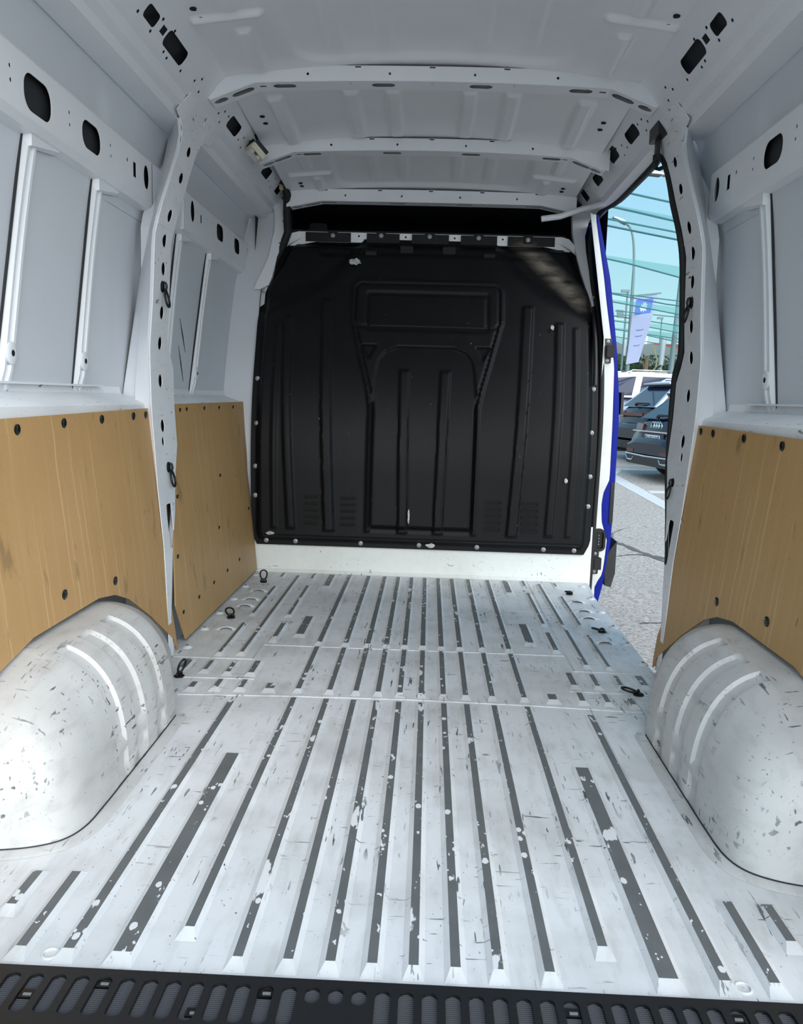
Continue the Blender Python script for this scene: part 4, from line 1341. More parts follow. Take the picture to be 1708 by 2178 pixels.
# inner lining of the header and the loose white strip
b = MB()
b.tube([(0.60, 4.66, 1.935), (0.70, 4.66, 1.950), (0.80, 4.66, 1.985), (0.875, 4.62, 2.0), (0.92, 4.50, 1.995)], 0.016, 8)
tag(b.build('trim_strip', M['paint'], None, 50, org=(0.75, 4.66, 1.96)), 'loose white curved trim strip end above the right side of the bulkhead', 'trim strip')
# roller bracket at the top rear corner of the doorway
t = thing('door_bracket', 'black roller bracket at the top rear corner of the side doorway', 'bracket', (0.88, 3.44, 1.98))
b = MB(); b.hexa([(0.872, 3.36, 1.985), (0.905, 3.36, 1.985), (0.91, 3.50, 1.985), (0.872, 3.50, 1.985), (0.868, 3.37, 2.055), (0.895, 3.37, 2.055), (0.90, 3.49, 2.06), (0.868, 3.49, 2.06)]); b.build('housing', M['black'], t)
b = MB(); b.box(0.885, 0.900, 3.43, 3.46, 1.93, 1.985); b.build('arm', M['black'], t)
b = MB(); b.lathe((0.895, 3.445, 1.91), (0, 0, 1), [(0.018, 0), (0.018, 0.02), (0.012, 0.024)], 14); b.build('roller', M['rubber'], t, 40)
b = MB(); b.tube([(0.895, 3.45, 1.905), (0.905, 3.50, 1.895), (0.912, 3.47, 1.885), (0.918, 3.42, 1.88)], 0.008, 8); b.build('cable', M['rubber'], t, 50)

# ------------------------------------------------------------------ interior lamp and wiring
t = thing('interior_lamp', 'cream rectangular interior lamp hanging loose from a hole in the left roof rail', 'lamp', (-0.795, 3.90, 2.035), 0, None, True)
t.rotation_euler = (0.15, 0.75, 0.55)
t.scale = (1.12, 1.12, 1.12)
b = MB(); b.add(*sheet(rrect(0, 0, 0.036, 0.055, 0.010), [], lambda x, y, d: (x, y, -0.010 - d), 0.022)); b.build('housing', M['cream'], t, 30)
b = MB(); b.add(*sheet(rrect(0, 0.008, 0.026, 0.038, 0.008), [], lambda x, y, d: (x, y, -0.0155 - d), 0.008)); b.build('lens', M['lens'], t, 30)
b = MB(); b.box(-0.007, 0.007, -0.046, -0.036, -0.016, -0.010); b.build('switch', M['grip'], t)
b = MB(); b.tube([(0, 0, 0.01), (-0.02, 0.02, 0.04), (-0.05, 0.03, 0.06)], 0.006, 8); b.build('lead', M['black'], t, 50)
b = MB(); b.box(-0.03, 0.03, -0.05, 0.06, 0.012, 0.03); b.build('backing', M['blackgloss'], t)
t = thing('cable_bundle', 'black cable bundle with yellowed connector in the far upper left corner', 'cable', (-0.83, 4.72, 2.08))
b = MB(); b.tube([(-0.84, 4.66, 2.12), (-0.80, 4.68, 2.09), (-0.79, 4.72, 2.04), (-0.80, 4.76, 1.96), (-0.80, 4.80, 1.86), (-0.83, 4.80, 1.78), (-0.88, 4.76, 1.66)], 0.022, 8); b.build('loom', M['rubber'], t, 50)
b = MB(); b.box(-0.835, -0.79, 4.66, 4.69, 2.10, 2.135); b.build('connector', M['yellow'], t)
b = MB(); b.box(-0.825, -0.805, 4.66, 4.70, 2.06, 2.10); b.build('connector', M['yellow'], t)

# ------------------------------------------------------------------ outside: ground, lot markings
def gz(y):
    return -0.56 if y < 5 else -0.56 + 0.035 * (min(y, 60) - 5)


ys = [-30, -5, 0, 2, 4, 5, 6, 8, 11, 15, 20, 30, 45, 60, 120, 220]
xs = [-60, -20, -6, -2, 0, 2, 4, 7, 12, 20, 40, 120]
P = np.array([[(x, y, gz(y)) for x in xs] for y in ys])
ground = struct(MB().grid(P).build('ground', M['asphalt']), 'speckled grey asphalt of the parking lot')


def on_ground(name, quad, mat, h=0.004, label=None):
    b = MB()
    b.prism([(x, y, gz(y) + 0.0005) for x, y in quad], (0, 0, h))
    return b.build(name, mat, ground, label=label)


on_ground('painted_line', [(3.40, 14.9), (3.03, 13.2), (3.096, 10.51), (3.00, 8.0), (3.20, 8.0), (3.285, 11.19), (3.256, 14.22), (3.62, 15.2)], M['line'], label='wide worn white boundary line')
for (x0, y0, x1, y1, w) in ((3.30, 12.235, 5.5, 12.33, 0.11), (3.445, 15.08, 6.0, 15.27, 0.12), (4.136, 18.0, 7.0, 18.12, 0.13), (3.15, 9.6, 5.2, 9.7, 0.10)):
    on_ground('painted_line', [(x0, y0 - w), (x1, y1 - w), (x1, y1 + w), (x0, y0 + w)], M['line'])
rnd = random.Random(5)
for pts in ([(1.80, 8.62), (1.963, 8.476), (2.064, 8.149), (2.25, 7.567), (2.40, 7.35), (2.7, 7.1)], [(1.96, 8.50), (2.03, 8.859), (2.37, 9.33)], [(1.835, 7.736), (2.0, 7.82), (2.126, 7.842), (2.4, 7.6)], [(1.55, 5.6), (1.75, 5.65), (2.1, 5.5)]):
    b = MB()
    dn = []
    for (a, c), (a2, c2) in zip(pts, pts[1:]):
        for k in range(6):
            u = k / 6
            dn.append((a + (a2 - a) * u + rnd.uniform(-0.015, 0.015), c + (c2 - c) * u + rnd.uniform(-0.015, 0.015)))
    w = [rnd.uniform(0.012, 0.035) for _ in dn]
    P = np.array([[(x - q, y - q, gz(y) + 0.003), (x + q, y + q, gz(y) + 0.003)] for (x, y), q in zip(dn, w)])
    b.grid(P)
    b.build('asphalt_crack', M['crack'], ground)

# ------------------------------------------------------------------ parked cars
M['navy'] = simple('navy_car_paint', lin(16, 19, 40), 0.18, metal=0.0, spec=0.35)
M['graphite'] = simple('dark_blue_car_paint', lin(24, 32, 48), 0.18, metal=0.0, spec=0.35)
M['silver'] = simple('pale_silver_car_paint', lin(196, 206, 220), 0.18, metal=0.15, spec=0.6)
M['glass'] = simple('dark_car_glass', lin(24, 36, 66), 0.05, spec=0.55)
M['chrome'] = simple('chrome', lin(222, 224, 228), 0.12, 0.95)
M['tail'] = simple('tail_lamp_red', lin(84, 20, 24), 0.2)
M['tyre'] = simple('tyre_rubber', lin(22, 22, 24), 0.8)
M['plate'] = simple('number_plate_white', lin(232, 234, 238), 0.4)
M['plateblue'] = simple('number_plate_blue', lin(40, 74, 168), 0.4)
M['ink'] = simple('number_plate_ink', lin(18, 22, 48), 0.5)


def car(label, corner, ang, paint, roofpaint, ztop, zscale=1.0, plate=None, rings=False, rack=False, chrome_strip=False):
    """rear-left foot corner of the car at `corner`; the car's length runs away from the camera"""
    L = Vector((math.sin(ang), math.cos(ang), 0)); R = Vector((math.cos(ang), -math.sin(ang), 0))
    c = Vector((corner[0], corner[1], 0)) + R * 0.90
    base = Vector((c.x, c.y, gz(c.y)))
    t = thing('car', label, 'car', base, -ang, 'parked cars', True)
    s = ztop / 1.46
    # lower body: stations (y, z low, z top, half width)
    st = [(0.00, 0.42, 0.60, 0.80), (0.03, 0.34, 0.66, 0.87), (0.10, 0.30, 0.70, 0.905), (0.16, 0.28, 0.92, 0.915), (0.24, 0.26, 1.00, 0.92), (0.7, 0.24, 1.01, 0.93), (2.0, 0.24, 0.98, 0.93), (3.2, 0.24, 0.95, 0.92), (3.9, 0.26, 0.88, 0.90), (4.25, 0.30, 0.74, 0.84), (4.42, 0.40, 0.62, 0.70)]
    P = np.zeros((len(st), 17, 3))
    for i, (y, z0, z1, w) in enumerate(st):
        for j in range(17):
            a = math.pi * (j / 16 * 1.0) - math.pi / 2   # -90..90 over the right side would miss the left: use full outline
            q = j / 16
            # outline: bottom left -> up left side -> top -> down right side
            if q < 0.5:
                k = q / 0.5; sg = -1
            else:
                k = (1 - q) / 0.5; sg = 1
            ang_ = k * math.pi / 2
            x = sg * w * (math.cos(ang_) ** 0.35 if k > 0.5 else 1.0 - 0.06 * (1 - k / 0.5) ** 2)
            z = z0 + (z1 - z0) * (math.sin(ang_) ** 1.1)
            P[i, j] = (x, y, z * s)
    b = MB().grid(P)
    b.add([tuple(p) for p in P[0]], [tuple(range(17))])
    b.add([tuple(p) for p in P[-1]], [tuple(range(17))])
    b.quad(tuple(P[0, 0]), tuple(P[-1, 0]), tuple(P[-1, 16]), tuple(P[0, 16]))
    b.build('body', paint, t, 35)
    zb = 0.985 * s
    zr = ztop
    # greenhouse: bottom ring and roof ring
    g0 = [(-0.80, 0.20), (0.80, 0.20), (0.84, 1.0), (0.84, 2.6), (0.76, 3.35), (-0.76, 3.35), (-0.84, 2.6), (-0.84, 1.0)]
    g1 = [(-0.60, 0.72), (0.60, 0.72), (0.62, 1.2), (0.61, 2.1), (0.56, 2.35), (-0.56, 2.35), (-0.61, 2.1), (-0.62, 1.2)]
    zz = [zr - 0.05, zr - 0.05, zr, zr - 0.01, zr - 0.05, zr - 0.05, zr - 0.01, zr]
    b = MB()
    n_ = 8
    b.add([(x, y, zb) for x, y in g0] + [(x, y, z) for (x, y), z in zip(g1, zz)], [(i, (i + 1) % 8, (i + 1) % 8 + 8, i + 8) for i in range(8)] + [tuple(range(15, 7, -1))])
    b.build('cabin', roofpaint, t, 30)
    # rear window, side windows a little proud
    def pane(nm, a, c, u0, u1, v0, v1, mat, off=0.006):
        A0, A1 = Vector((*g0[a], zb)), Vector((*g0[c], zb)); B0, B1 = Vector((*g1[a], zz[a])), Vector((*g1[c], zz[c]))
        pt = lambda u, v: (A0.lerp(A1, u)).lerp(B0.lerp(B1, u), v)
        nrm = (A1 - A0).cross(B0 - A0).normalized() * off
        q = [pt(u0, v0) + nrm, pt(u1, v0) + nrm, pt(u1 - 0.03, v1) + nrm, pt(u0 + 0.03, v1) + nrm]
        MB().prism(q, nrm * -0.8).build(nm, mat, t)
    pane('rear_window', 0, 1, 0.06, 0.94, 0.02, 0.86, M['glass'])
    for a, c in ((1, 2), (2, 3), (6, 7), (7, 0)):
        pane('side_window', a, c, 0.08, 0.94, 0.08, 0.84, M['glass'])
    # roof spoiler, wiper
    MB().hexa([(-0.60, 0.56, zr - 0.075), (0.60, 0.56, zr - 0.075), (0.61, 0.95, zr - 0.02), (-0.61, 0.95, zr - 0.02),
               (-0.58, 0.55, zr - 0.045), (0.58, 0.55, zr - 0.045), (0.60, 0.98, zr + 0.012), (-0.60, 0.98, zr + 0.012)]).build('roof_spoiler', roofpaint, t)
    MB().hexa([(-0.59, 0.575, zr - 0.10), (0.59, 0.575, zr - 0.10), (0.59, 0.70, zr - 0.10), (-0.59, 0.70, zr - 0.10),
               (-0.59, 0.565, zr - 0.078), (0.59, 0.565, zr - 0.078), (0.59, 0.72, zr - 0.06), (-0.59, 0.72, zr - 0.06)]).build('spoiler_underside', M['black'], t)
    MB().tube([(-0.05, 0.18, zb + 0.03), (-0.02, 0.19, zb + 0.06), (0.42, 0.25, zb + 0.07)], [0.035, 0.03, 0.010], 6).build('wiper', M['black'], t)
    # lamps, bumper pieces, chrome
    for sg in (-1, 1):
        MB().hexa([(sg * 0.46, 0.105, 0.80 * s), (sg * 0.90, 0.18, 0.80 * s), (sg * 0.93, 0.42, 0.83 * s), (sg * 0.46, 0.13, 0.80 * s),
                   (sg * 0.46, 0.125, 0.90 * s), (sg * 0.89, 0.20, 0.91 * s), (sg * 0.925, 0.42, 0.92 * s), (sg * 0.46, 0.15, 0.90 * s)]).build('tail_lamp', M['tail'], t)
        MB().box(*sorted((sg * 0.52, sg * 0.80)), -0.008, 0.05, 0.43 * s, 0.485 * s).build('reflector', M['tail'], t)
        MB().tube([(sg * 0.50, -0.004, 0.36 * s), (sg * 0.56, -0.006, 0.30 * s), (sg * 0.74, -0.004, 0.30 * s), (sg * 0.82, 0.0, 0.37 * s)], 0.012, 6).build('exhaust_trim', M['chrome'], t, 40)
    if chrome_strip:
        MB().box(-0.80, 0.80, 0.085, 0.11, 0.775 * s, 0.797 * s).build('tail_strip', M['chrome'], t)
        MB().tube([(-0.90, 0.10, 0.41 * s), (-0.84, 0.0, 0.40 * s), (0, -0.012, 0.39 * s), (0.84, 0.0, 0.40 * s), (0.90, 0.10, 0.41 * s)], 0.014, 6).build('bumper_strip', M['chrome'], t, 40)
    else:
        MB().box(-0.46, 0.46, 0.10, 0.13, 0.82 * s, 0.88 * s).build('tail_strip', M['tail'], t)
    MB().hexa([(-0.80, 0.004, 0.24 * s), (0.80, 0.004, 0.24 * s), (0.86, 0.4, 0.22 * s), (-0.86, 0.4, 0.22 * s), (-0.84, -0.006, 0.38 * s), (0.84, -0.006, 0.38 * s), (0.90, 0.4, 0.36 * s), (-0.90, 0.4, 0.36 * s)]).build('diffuser', M['black'], t)
    wl_ = MB().lathe((0, 0, 0), (1, 0, 0), [(0.20, -0.10), (0.31, -0.105), (0.335, -0.08), (0.335, 0.08), (0.31, 0.105), (0.20, 0.10)], 24).mesh('wheel', M['tyre'], 40)
    rim_ = MB().lathe((0, 0, 0), (1, 0, 0), [(0.20, 0.0), (0.20, 0.09), (0.17, 0.095), (0.05, 0.07), (0.03, 0.075)], 18).mesh('wheel_rim', M['bolt'], 40)
    for sg in (-1, 1):
        for y_ in (0.86, 3.55):
            w = piece('wheel', wl_, t, (sg * 0.82, y_, 0.335))
            piece('wheel_rim', rim_, w, (0, 0, 0), (0, 0, 0 if sg > 0 else math.pi))
    if plate:
        pl = MB(); pl.add(*sheet(rrect(0, 0.665 * s, 0.285, 0.072, 0.012), [], lambda x, z, d: (x, 0.076 - d, z), 0.012)); po = pl.build('number_plate', M['plate'], t)
        for sg in (-1, 1):
            MB().box(*sorted((sg * 0.240, sg * 0.278)), 0.074, 0.0755, 0.665 * s - 0.066, 0.665 * s + 0.066).build('plate_band', M['plateblue'], po)
        fc = bpy.data.curves.new('plate_text', 'FONT')
        fc.body = plate; fc.size = 0.142; fc.align_x = 'CENTER'; fc.align_y = 'CENTER'; fc.extrude = 0.001
        ft = bpy.data.objects.new('lettering', fc); COL.objects.link(ft)
        bpy.context.view_layer.update()
        me = bpy.data.meshes.new_from_object(ft.evaluated_get(bpy.context.evaluated_depsgraph_get()))
        bpy.data.objects.remove(ft)
        me.materials.clear(); me.materials.append(M['ink'])
        fo_ = bpy.data.objects.new('plate_text', me); COL.objects.link(fo_)
        fo_.parent = po; fo_.location = (0, 0.0745, 0.665 * s); fo_.rotation_euler = (math.pi / 2, 0, 0); fo_.scale = (0.70, 1, 1)
        MB().box(-0.42, 0.42, 0.086, 0.10, 0.585 * s, 0.76 * s).build('plate_recess', paint, t)
    if rings:
        tr = MB(); tr.tube([(0.066 * math.cos(a), 0, 0.066 * math.sin(a)) for a in np.linspace(0, 2 * math.pi, 24, endpoint=False)], 0.011, 6, closed=True)
        me = tr.mesh('emblem_ring', M['chrome'], 60)
        for k in range(4):
            piece('emblem_ring', me, t, (-0.138 + 0.092 * k, 0.150, 0.872 * s))
    fin = MB().hexa([(-0.02, 1.05, zr), (0.02, 1.05, zr), (0.02, 1.25, zr), (-0.02, 1.25, zr), (-0.006, 1.02, zr + 0.07), (0.006, 1.02, zr + 0.07), (0.006, 1.08, zr + 0.07), (-0.006, 1.08, zr + 0.07)])
    fin.build('roof_fin', M['black'], t)
    if rack:
        for sg in (-1, 1):
            MB().tube([(sg * 0.60, 0.95, zr + 0.0), (sg * 0.60, 1.05, zr + 0.05), (sg * 0.59, 2.1, zr + 0.05), (sg * 0.58, 2.25, zr)], 0.016, 6).build('roof_bar', M['chrome'], t, 40)
    return t


def parked(center, a):
    return (center[0] - math.cos(a) * 0.90, center[1] + math.sin(a) * 0.90), a


c_, a_ = parked((3.58, 13.6), math.radians(81))
car('dark navy hatchback parked nearest, four chrome rings and white number plate on its tail', c_, a_, M['navy'], M['navy'], 1.47, plate='GN 051VW', rings=True, chrome_strip=True)
c_, a_ = parked((3.95, 16.6), math.radians(80))
car('dark blue car with pale silver roof parked behind the navy hatchback', c_, a_, M['graphite'], M['silver'], 1.60, rack=True)
c_, a_ = parked((3.45, 19.5), math.radians(80))
car('pale silver car farthest back of the parked row', c_, a_, M['silver'], M['silver'], 1.74, rack=True)

# ------------------------------------------------------------------ shade nets, masts, lamps, flag
def net_mat():
    mt, N, L, b = new_mat('teal_shade_net')
    out = [n for n in N if n.type == 'OUTPUT_MATERIAL'][0]
    tr = N.new('ShaderNodeBsdfTransparent')
    df = N.new('ShaderNodeBsdfDiffuse'); df.inputs['Color'].default_value = lin(96, 170, 168)
    tl = N.new('ShaderNodeBsdfTranslucent'); tl.inputs['Color'].default_value = lin(110, 186, 184)
    m1 = N.new('ShaderNodeMixShader'); m1.inputs[0].default_value = 0.5
    L.new(df.outputs[0], m1.inputs[1]); L.new(tl.outputs[0], m1.inputs[2])
    m2 = N.new('ShaderNodeMixShader')
    m2.inputs[0].default_value = 0.55
    L.new(tr.outputs[0], m2.inputs[1]); L.new(m1.outputs[0], m2.inputs[2])
    L.new(m2.outputs[0], out.inputs[0])
    return mt, m2


M['net'], _ = net_mat()
M['netroof'], mm = net_mat()
mm.inputs[0].default_value = 0.16
M['cable'] = simple('teal_cable', lin(58, 104, 110), 0.6)
M['mast'] = simple('galvanised_mast', lin(176, 184, 188), 0.45, 0.1)
M['lampgrey'] = simple('lamp_head_grey', lin(190, 190, 196), 0.4)
M['lampdark'] = simple('grey_green_pole', lin(104, 124, 126), 0.5)

ROW = Vector((2.05, 1.30, 0)).normalized()


def along(p, k, z):
    q = Vector((p[0], p[1], 0)) + ROW * k
    return (q.x, q.y, z)


# every net row: x and y of its left end by the doorway, height, drop of its hanging hem at the left and right, and its flat part behind
NETS = [(2.75, 13.9, 4.15, 0.03, 0.10, 1.1, 'teal shade net overhead nearest the van, highest in the doorway'),
        (3.80, 18.9, 4.20, 0.05, 0.26, 3.4, 'teal shade net with a broad hanging hem across the upper doorway'),
        (5.55, 26.6, 4.20, 0.06, 0.20, 2.6, 'teal shade net hanging across the flag banner'),
        (7.05, 32.8, 4.20, 0.03, 0.20, 2.2, 'teal shade net just below the floodlight'),
        (7.85, 36.2, 4.20, 0.03, 0.26, 2.2, 'teal shade net second lowest in the doorway')]
for (x, y, z, h0, h1, dep, lab) in NETS:
    t = thing('shade_net', lab, 'shade net', (x, y, z), 0, 'shade nets over the lot')
    n_ = 12
    A_ = np.zeros((2, n_ + 1, 3)); B_ = np.zeros((2, n_ + 1, 3))
    for i in range(n_ + 1):
        k = -6 + 20 * i / n_
        u = (k + 0.0) / 2.5
        hem = max(0.02, h0 + (h1 - h0) * u)
        hem = min(hem, 0.55)
        A_[0, i] = along((x, y), k, z); A_[1, i] = along((x, y), k, z - hem)
        B_[0, i] = along((x, y), k, z - hem); B_[1, i] = Vector(along((x, y), k, z - hem * 0.6)) + Vector((-0.53, 0.85, 0)) * dep
    MB().grid(A_).build('hem', M['net'], t)
    MB().grid(B_).build('net_field', M['netroof'], t)
    MB().tube([tuple(p) for p in B_[0]], 0.02, 5).build('edge_cable', M['cable'], t)
    MB().tube([tuple(p) for p in B_[1]], 0.02, 5).build('edge_cable', M['cable'], t)
# the farthest net is drawn down to a point in the middle
t = thing('shade_net', 'lowest teal shade net pulled down to points between the white masts', 'shade net', (9.0, 41, 3.6), 0, 'shade nets over the lot')
top = [(7.6, 40.0, 4.25), (9.6, 41.3, 4.1), (11.2, 42.3, 3.95), (12.4, 43.1, 3.85), (15.5, 45.0, 3.75)]
bot = [(7.6, 40.0, 3.62), (9.6, 41.3, 3.30), (11.15, 42.2, 2.70), (12.4, 43.1, 3.35), (13.4, 43.7, 2.75)]
b = MB()
for i in range(4):
    b.add([top[i], top[i + 1], bot[i + 1], bot[i]], [(0, 1, 2, 3)])
b.build('net_field', M['net'], t)
MB().tube(bot, 0.03, 5).build('edge_cable', M['cable'], t)
# single cables
for (xl, yl, zl_, xr, yr, zr_, lab) in [(2.0, 12.6, 4.15, 6.5, 15.6, 4.15, 'thin cable highest across the doorway sky'), (2.8, 14.9, 4.15, 8, 18.4, 4.15, 'dark cable below the highest shade net'),
                                        (5.0, 24.6, 4.15, 12, 29.0, 4.15, 'thin cable above the flag arm'), (6.3, 29.3, 4.15, 13, 33.4, 4.15, 'thin cable behind the floodlight')]:
    tag(MB().tube([(xl, yl, zl_), (xr, yr, zr_)], 0.018, 5).build('net_cable', M['cable'], None, None, org=(xl, yl, zl_)), lab, 'cable', 'net cables')
for (x, y, r, zt, lab) in [(9.05, 40.5, 0.10, 3.95, 'white net mast farthest left, before the white house'), (9.75, 42.0, 0.08, 3.8, 'thin white net mast second from the left, by the tree trunk'), (10.75, 40.0, 0.13, 4.15, 'white net mast in the middle of the doorway view'),
                           (12.05, 40.2, 0.15, 4.25, 'thick white net mast third from the right edge'), (12.9, 40.8, 0.13, 4.15, 'pale net mast at the right edge of the doorway view')]:
    m_ = thing('net_mast', lab, 'mast', (x, y, gz(y)), 0, 'white net masts')
    MB().tube([(x, y, gz(y)), (x + 0.18, y, zt)], r, 10).build('post', M['mast'], m_, 60)
    MB().lathe((x + 0.18, y, zt), (0, 0, 1), [(r, 0), (r * 0.9, 0.05), (r * 0.3, 0.08)], 10).build('cap', M['mast'], m_, 60)


def street_lamp(label, base, ztop, head, dirv, hl):
    t = thing('street_lamp', label, 'street lamp', (base[0], base[1], gz(base[1])), 0, 'street lamps')
    z0 = gz(base[1])
    hx = Vector(head)
    p = [(base[0], base[1], z0), (base[0], base[1], ztop - 1.6)]
    b0 = Vector((base[0], base[1], ztop - 1.6)); b1 = Vector((base[0], base[1], ztop + 0.05))
    for k in range(1, 11):
        u = k / 10
        q = b0 * (1 - u) ** 2 + b1 * 2 * u * (1 - u) + hx * u * u
        p.append(tuple(q))
    MB().tube(p, [0.085] + [0.055] * 1 + [0.045 - 0.001 * i for i in range(10)], 8).build('pole', M['lampdark'], t, 60)
    d = Vector(dirv).normalized(); sd = d.cross(Vector((0, 0, 1))).normalized(); up = sd.cross(d)
    P = np.zeros((9, 9, 3))
    for i in range(9):
        u = i / 8
        w = 0.13 * (0.35 + 0.65 * math.sin(math.pi * min(1, 0.15 + u * 0.8)) ** 0.7)
        for j in range(9):
            a = math.pi * j / 8
            q = hx + d * (u * hl - 0.05) + sd * (w * math.cos(a)) + up * (0.11 * math.sin(a) * (0.55 + 0.45 * math.sin(math.pi * u)))
            P[i, j] = tuple(q)
    b = MB().grid(P)
    b.add([tuple(P[i, 0]) for i in range(9)] + [tuple(P[i, 8]) for i in range(9)], [(i, i + 1, i + 10, i + 9) for i in range(8)])
    b.build('lamp_head', M['lampgrey'], t, 50)
    g = MB()
    q = lambda u, v, w: tuple(hx + d * (u * hl) + sd * v + up * w)
    g.hexa([q(0.12, -0.09, -0.03), q(0.95, -0.07, -0.03), q(0.95, 0.07, -0.03), q(0.12, 0.09, -0.03), q(0.12, -0.10, 0), q(0.95, -0.08, 0), q(0.95, 0.08, 0), q(0.12, 0.10, 0)])
    g.build('lamp_glass', M['grip'], t)
    return t


street_lamp('curved street lamp on the tall grey pole beside the flag', (7.0, 30.0), 6.95, (6.66, 29.9, 7.12), (-1, -0.1, 0.42), 0.62)
street_lamp('nearer street lamp whose head reaches in from the right below the top of the doorway', (8.2, 23.4), 7.05, (5.98, 23.0, 6.97), (-1, -0.1, 0.04), 0.68)
# right-hand pole
tag(MB().tube([(10.15, 36.0, gz(36)), (10.45, 36.0, 8.0)], [0.13, 0.08], 8).build('tall_pole', M['lampdark'], None, 60, org=(10.15, 36, gz(36))), 'tall grey pole at the right side of the doorway view', 'pole')
# flag
fg = thing('flag', 'pale lilac banner flag with a blue top square hanging on the curved lamp pole', 'flag', (7.0, 29.95, 4.3))
M['flagwhite'] = simple('banner_lilac', lin(158, 166, 196), 0.8)
M['flagblue'] = simple('banner_blue', lin(80, 108, 190), 0.8)
M['flagmark'] = simple('banner_mark', lin(190, 198, 214), 0.8)
MB().tube([(6.98, 29.9, 4.74), (7.98, 29.9, 4.86)], 0.025, 6).build('arm', M['lampdark'], fg)


def ban(u, v, off=0.0):
    # u across, v down: the banner narrows and swings to the left below
    w = 0.80 * (1 - 0.42 * v)
    x = 7.06 - 0.16 * v ** 1.4 + u * w
    return (x, 29.90 + 0.05 * math.sin(5 * v + 3 * u) - off, 4.72 + 0.10 * u - 2.35 * v)


P = np.array([[ban(u, v) for u in np.linspace(0, 1, 9)] for v in np.linspace(0, 1, 17)])
MB().grid(P).build('cloth', M['flagwhite'], fg, 60)
P = np.array([[ban(u, v, 0.006) for u in np.linspace(0.10, 0.86, 8)] for v in np.linspace(0.05, 0.27, 6)])
MB().grid(P).build('blue_square', M['flagblue'], fg, 60)
lion = [(0.34, 0.20), (0.30, 0.17), (0.38, 0.165), (0.36, 0.12), (0.42, 0.14), (0.46, 0.09), (0.50, 0.12), (0.56, 0.10), (0.58, 0.13), (0.66, 0.135), (0.60, 0.16), (0.68, 0.19), (0.60, 0.20), (0.64, 0.24), (0.54, 0.22), (0.50, 0.25), (0.46, 0.21), (0.40, 0.24)]
b = MB(); b.add(*sheet(lion, [], lambda u, v, d: ban(u, v, 0.014 + d), 0.004)); b.build('emblem', M['flagmark'], fg)
for v in (0.47, 0.56, 0.70):
    P = np.array([[ban(u, v + 0.035 * math.sin(math.pi * u) + dv, 0.008) for u in np.linspace(0.30, 0.70, 7)] for dv in (0, 0.012)])
    MB().grid(P).build('swoosh', M['flagblue'], fg)
fl_ = thing('floodlight', 'small dark floodlight box on a thin pole left of the flag', 'floodlight', (6.72, 30.0, 3.8))
MB().hexa([(6.52, 29.9, 3.98), (6.74, 29.85, 3.96), (6.76, 30.05, 3.98), (6.54, 30.1, 4.0), (6.49, 29.95, 4.26), (6.72, 29.9, 4.24), (6.74, 30.05, 4.26), (6.51, 30.1, 4.28)]).build('housing', M['lampdark'], fl_)
MB().tube([(6.74, 29.95, 4.08), (7.0, 30.0, 4.08)], 0.02, 6).build('bracket', M['lampdark'], fl_)
for (x, y, zt, lab) in [(8.55, 38.0, 5.9, 'thin distant lamp post left of the flag'), (13.9, 52.0, 6.2, 'thin distant lamp post right of the flag')]:
    t = thing('lamp_post', lab, 'lamp post', (x, y, gz(y)), 0, 'thin distant lamp posts')
    MB().tube([(x, y, gz(y)), (x + 0.1, y, zt)], 0.045, 6).build('post', M['lampdark'], t)
    MB().box(x - 0.18, x + 0.18, y - 0.08, y + 0.08, zt, zt + 0.12).build('head', M['lampdark'], t)

# ------------------------------------------------------------------ far background
M['wallgrey'] = simple('concrete_wall', lin(186, 186, 180), 0.9, noise=0.15, scale=1.5)
M['render'] = simple('white_render', lin(232, 234, 236), 0.8)
M['roofred'] = simple('red_roof_tiles', lin(150, 84, 70), 0.85, noise=0.35, scale=6)
M['winter'] = simple('window_dark', lin(86, 96, 104), 0.3)
M['hedge'] = simple('hedge_leaves', lin(52, 78, 44), 0.9, noise=0.6, scale=14)
M['hill'] = simple('hazy_wooded_hill', lin(96, 142, 140), 1.0, noise=0.25, scale=0.15)
M['trunk'] = simple('tree_bark', lin(118, 98, 80), 0.9)
bw = thing('boundary_wall', 'low pale concrete wall behind the parked cars', 'wall', (13, 38, gz(38)))
MB().box(9.35, 17.5, 38.0, 38.3, gz(38), 2.40).build('wall_panel', M['wallgrey'], bw)
MB().box(9.3, 17.5, 37.95, 38.35, 2.40, 2.46).build('coping', M['wallgrey'], bw)
MB().tube([(9.3, 37.6, 2.30), (17, 37.6, 2.25)], 0.035, 6).build('handrail', M['lampdark'], bw)
pf = thing('picket_fence', 'white picket fence left of the concrete wall', 'fence', (8.6, 38, gz(38)))
for i in range(11):
    x = 7.9 + 0.145 * i
    MB().box(x - 0.035, x + 0.035, 37.98, 38.02, gz(38), 2.42 + 0.02 * (i % 2)).build('picket', M['render'], pf)
MB().box(7.85, 9.4, 38.0, 38.04, 1.95, 2.03).build('rail', M['render'], pf)
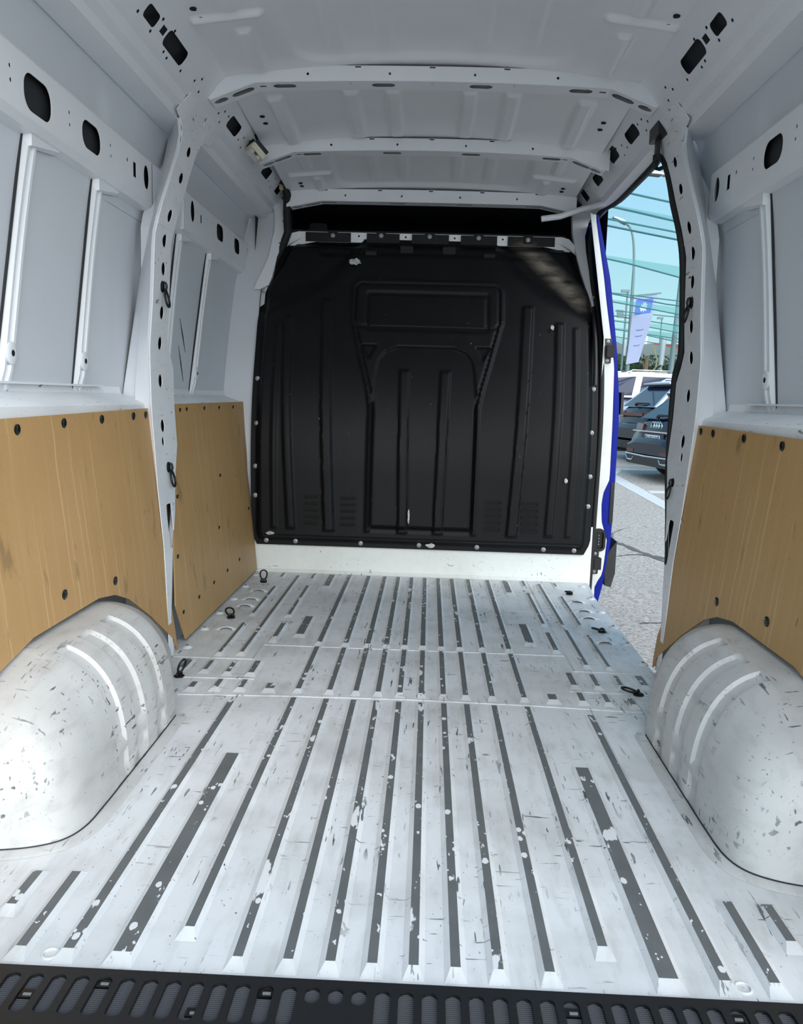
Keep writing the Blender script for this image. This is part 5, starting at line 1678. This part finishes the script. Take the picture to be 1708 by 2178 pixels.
# hedge: a body and thousands of small leaves
hd_ = thing('hedge', 'clipped dark green hedge behind the concrete wall', 'hedge', (13, 40.5, gz(40)))
rnd = random.Random(11)
b = MB()
P = np.zeros((24, 7, 3))
for i in range(24):
    x = 8.2 + 11 * i / 23
    zt = 3.05 + 0.25 * math.sin(i * 0.9) + rnd.uniform(-0.08, 0.08)
    P[i] = [(x, 40.0, 0.5), (x, 39.9, zt - 0.6), (x, 40.0, zt - 0.15), (x, 40.6, zt), (x, 41.2, zt - 0.15), (x, 41.3, zt - 0.6), (x, 41.2, 0.5)]
b.grid(P); b.build('hedge_body', M['hedge'], hd_, 50)
b = MB()
for _ in range(2600):
    x = rnd.uniform(8.2, 19.2); z = rnd.uniform(1.9, 3.35)
    y = 39.86 + rnd.uniform(-0.1, 0.1) + max(0, z - 2.9) * 1.5
    a = rnd.uniform(0, 6.28); r = rnd.uniform(0.05, 0.11)
    u = Vector((math.cos(a), rnd.uniform(-0.5, 0.5), math.sin(a))).normalized() * r
    v = u.orthogonal().normalized() * r * 0.6
    p = Vector((x, y, z))
    b.add([p - u, p + v, p + u, p - v], [(0, 1, 2, 3)])
lv = b.build('hedge_leaves', M['hedge'], hd_, recalc=False); lv['kind'] = 'stuff'


def house(label, x0, x1, y0, y1, ze, zr, wins):
    t = thing('house', label, 'house', ((x0 + x1) / 2, y0, gz(y0)), 0, 'houses')
    MB().box(x0, x1, y0, y1, gz(y0) - 0.5, ze).build('house_wall', M['render'], t)
    ym = (y0 + y1) / 2
    b = MB()
    b.add([(x0 - 0.5, y0 - 0.6, ze - 0.1), (x1 + 0.5, y0 - 0.6, ze - 0.1), (x1 - 1.2, ym, zr), (x0 + 1.2, ym, zr), (x0 - 0.5, y1 + 0.6, ze - 0.1), (x1 + 0.5, y1 + 0.6, ze - 0.1)],
          [(0, 1, 2, 3), (3, 2, 5, 4), (0, 3, 4), (1, 5, 2), (0, 4, 5, 1)])
    b.build('roof', M['roofred'], t)
    for (wx, wz, ww, wh) in wins:
        w = MB().box(wx - ww, wx + ww, y0 - 0.04, y0 + 0.02, wz - wh, wz + wh).build('window', M['render'], t)
        MB().box(wx - ww * 0.8, wx + ww * 0.8, y0 - 0.06, y0 - 0.045, wz - wh * 0.85, wz + wh * 0.85).build('pane', M['winter'], w)
    MB().box(x0 + 1.4, x0 + 1.8, ym - 0.2, ym + 0.2, zr - 0.5, zr + 0.55).build('chimney', M['render'], t)
    return t


house('white house with a red tiled roof seen left of the net masts', 9.3, 13.2, 52, 58, 3.75, 5.0, [(11.6, 3.0, 0.35, 0.5), (12.5, 3.0, 0.3, 0.5)])
house('second house with a broad red roof right of the white house', 14.4, 22.0, 60, 68, 3.9, 5.6, [(16, 3.0, 0.4, 0.5)])
tk = thing('tree', 'bare leaning tree trunk between the net masts', 'tree', (9.95, 39.4, gz(39)))
MB().tube([(9.95, 39.4, gz(39)), (9.98, 39.4, 2.4), (10.08, 39.4, 3.2)], [0.16, 0.14, 0.09], 8).build('trunk', M['trunk'], tk, 60)
MB().tube([(9.98, 39.4, 2.6), (9.85, 39.4, 3.0)], [0.06, 0.03], 6).build('branch', M['trunk'], tk, 60)
MB().tube([(10.05, 39.3, 2.3), (10.45, 39.3, 2.7), (10.5, 39.3, 3.1), (10.3, 39.3, 3.6)], 0.03, 6).build('hose', M['yellow'], tk, 60)
hl_ = MB()
P = np.zeros((40, 3, 3))
for i in range(40):
    x = -40 + 140 * i / 39
    zt = 8.4 + 1.3 * math.sin(i * 0.8) + 0.8 * math.sin(i * 2.1 + 1)
    P[i] = [(x, 138, 0), (x, 142, zt), (x, 160, zt * 0.9)]
hl_.grid(P)
struct(hl_.build('trim_3', M['hill'], None, 60), 'hazy wooded hills on the horizon')
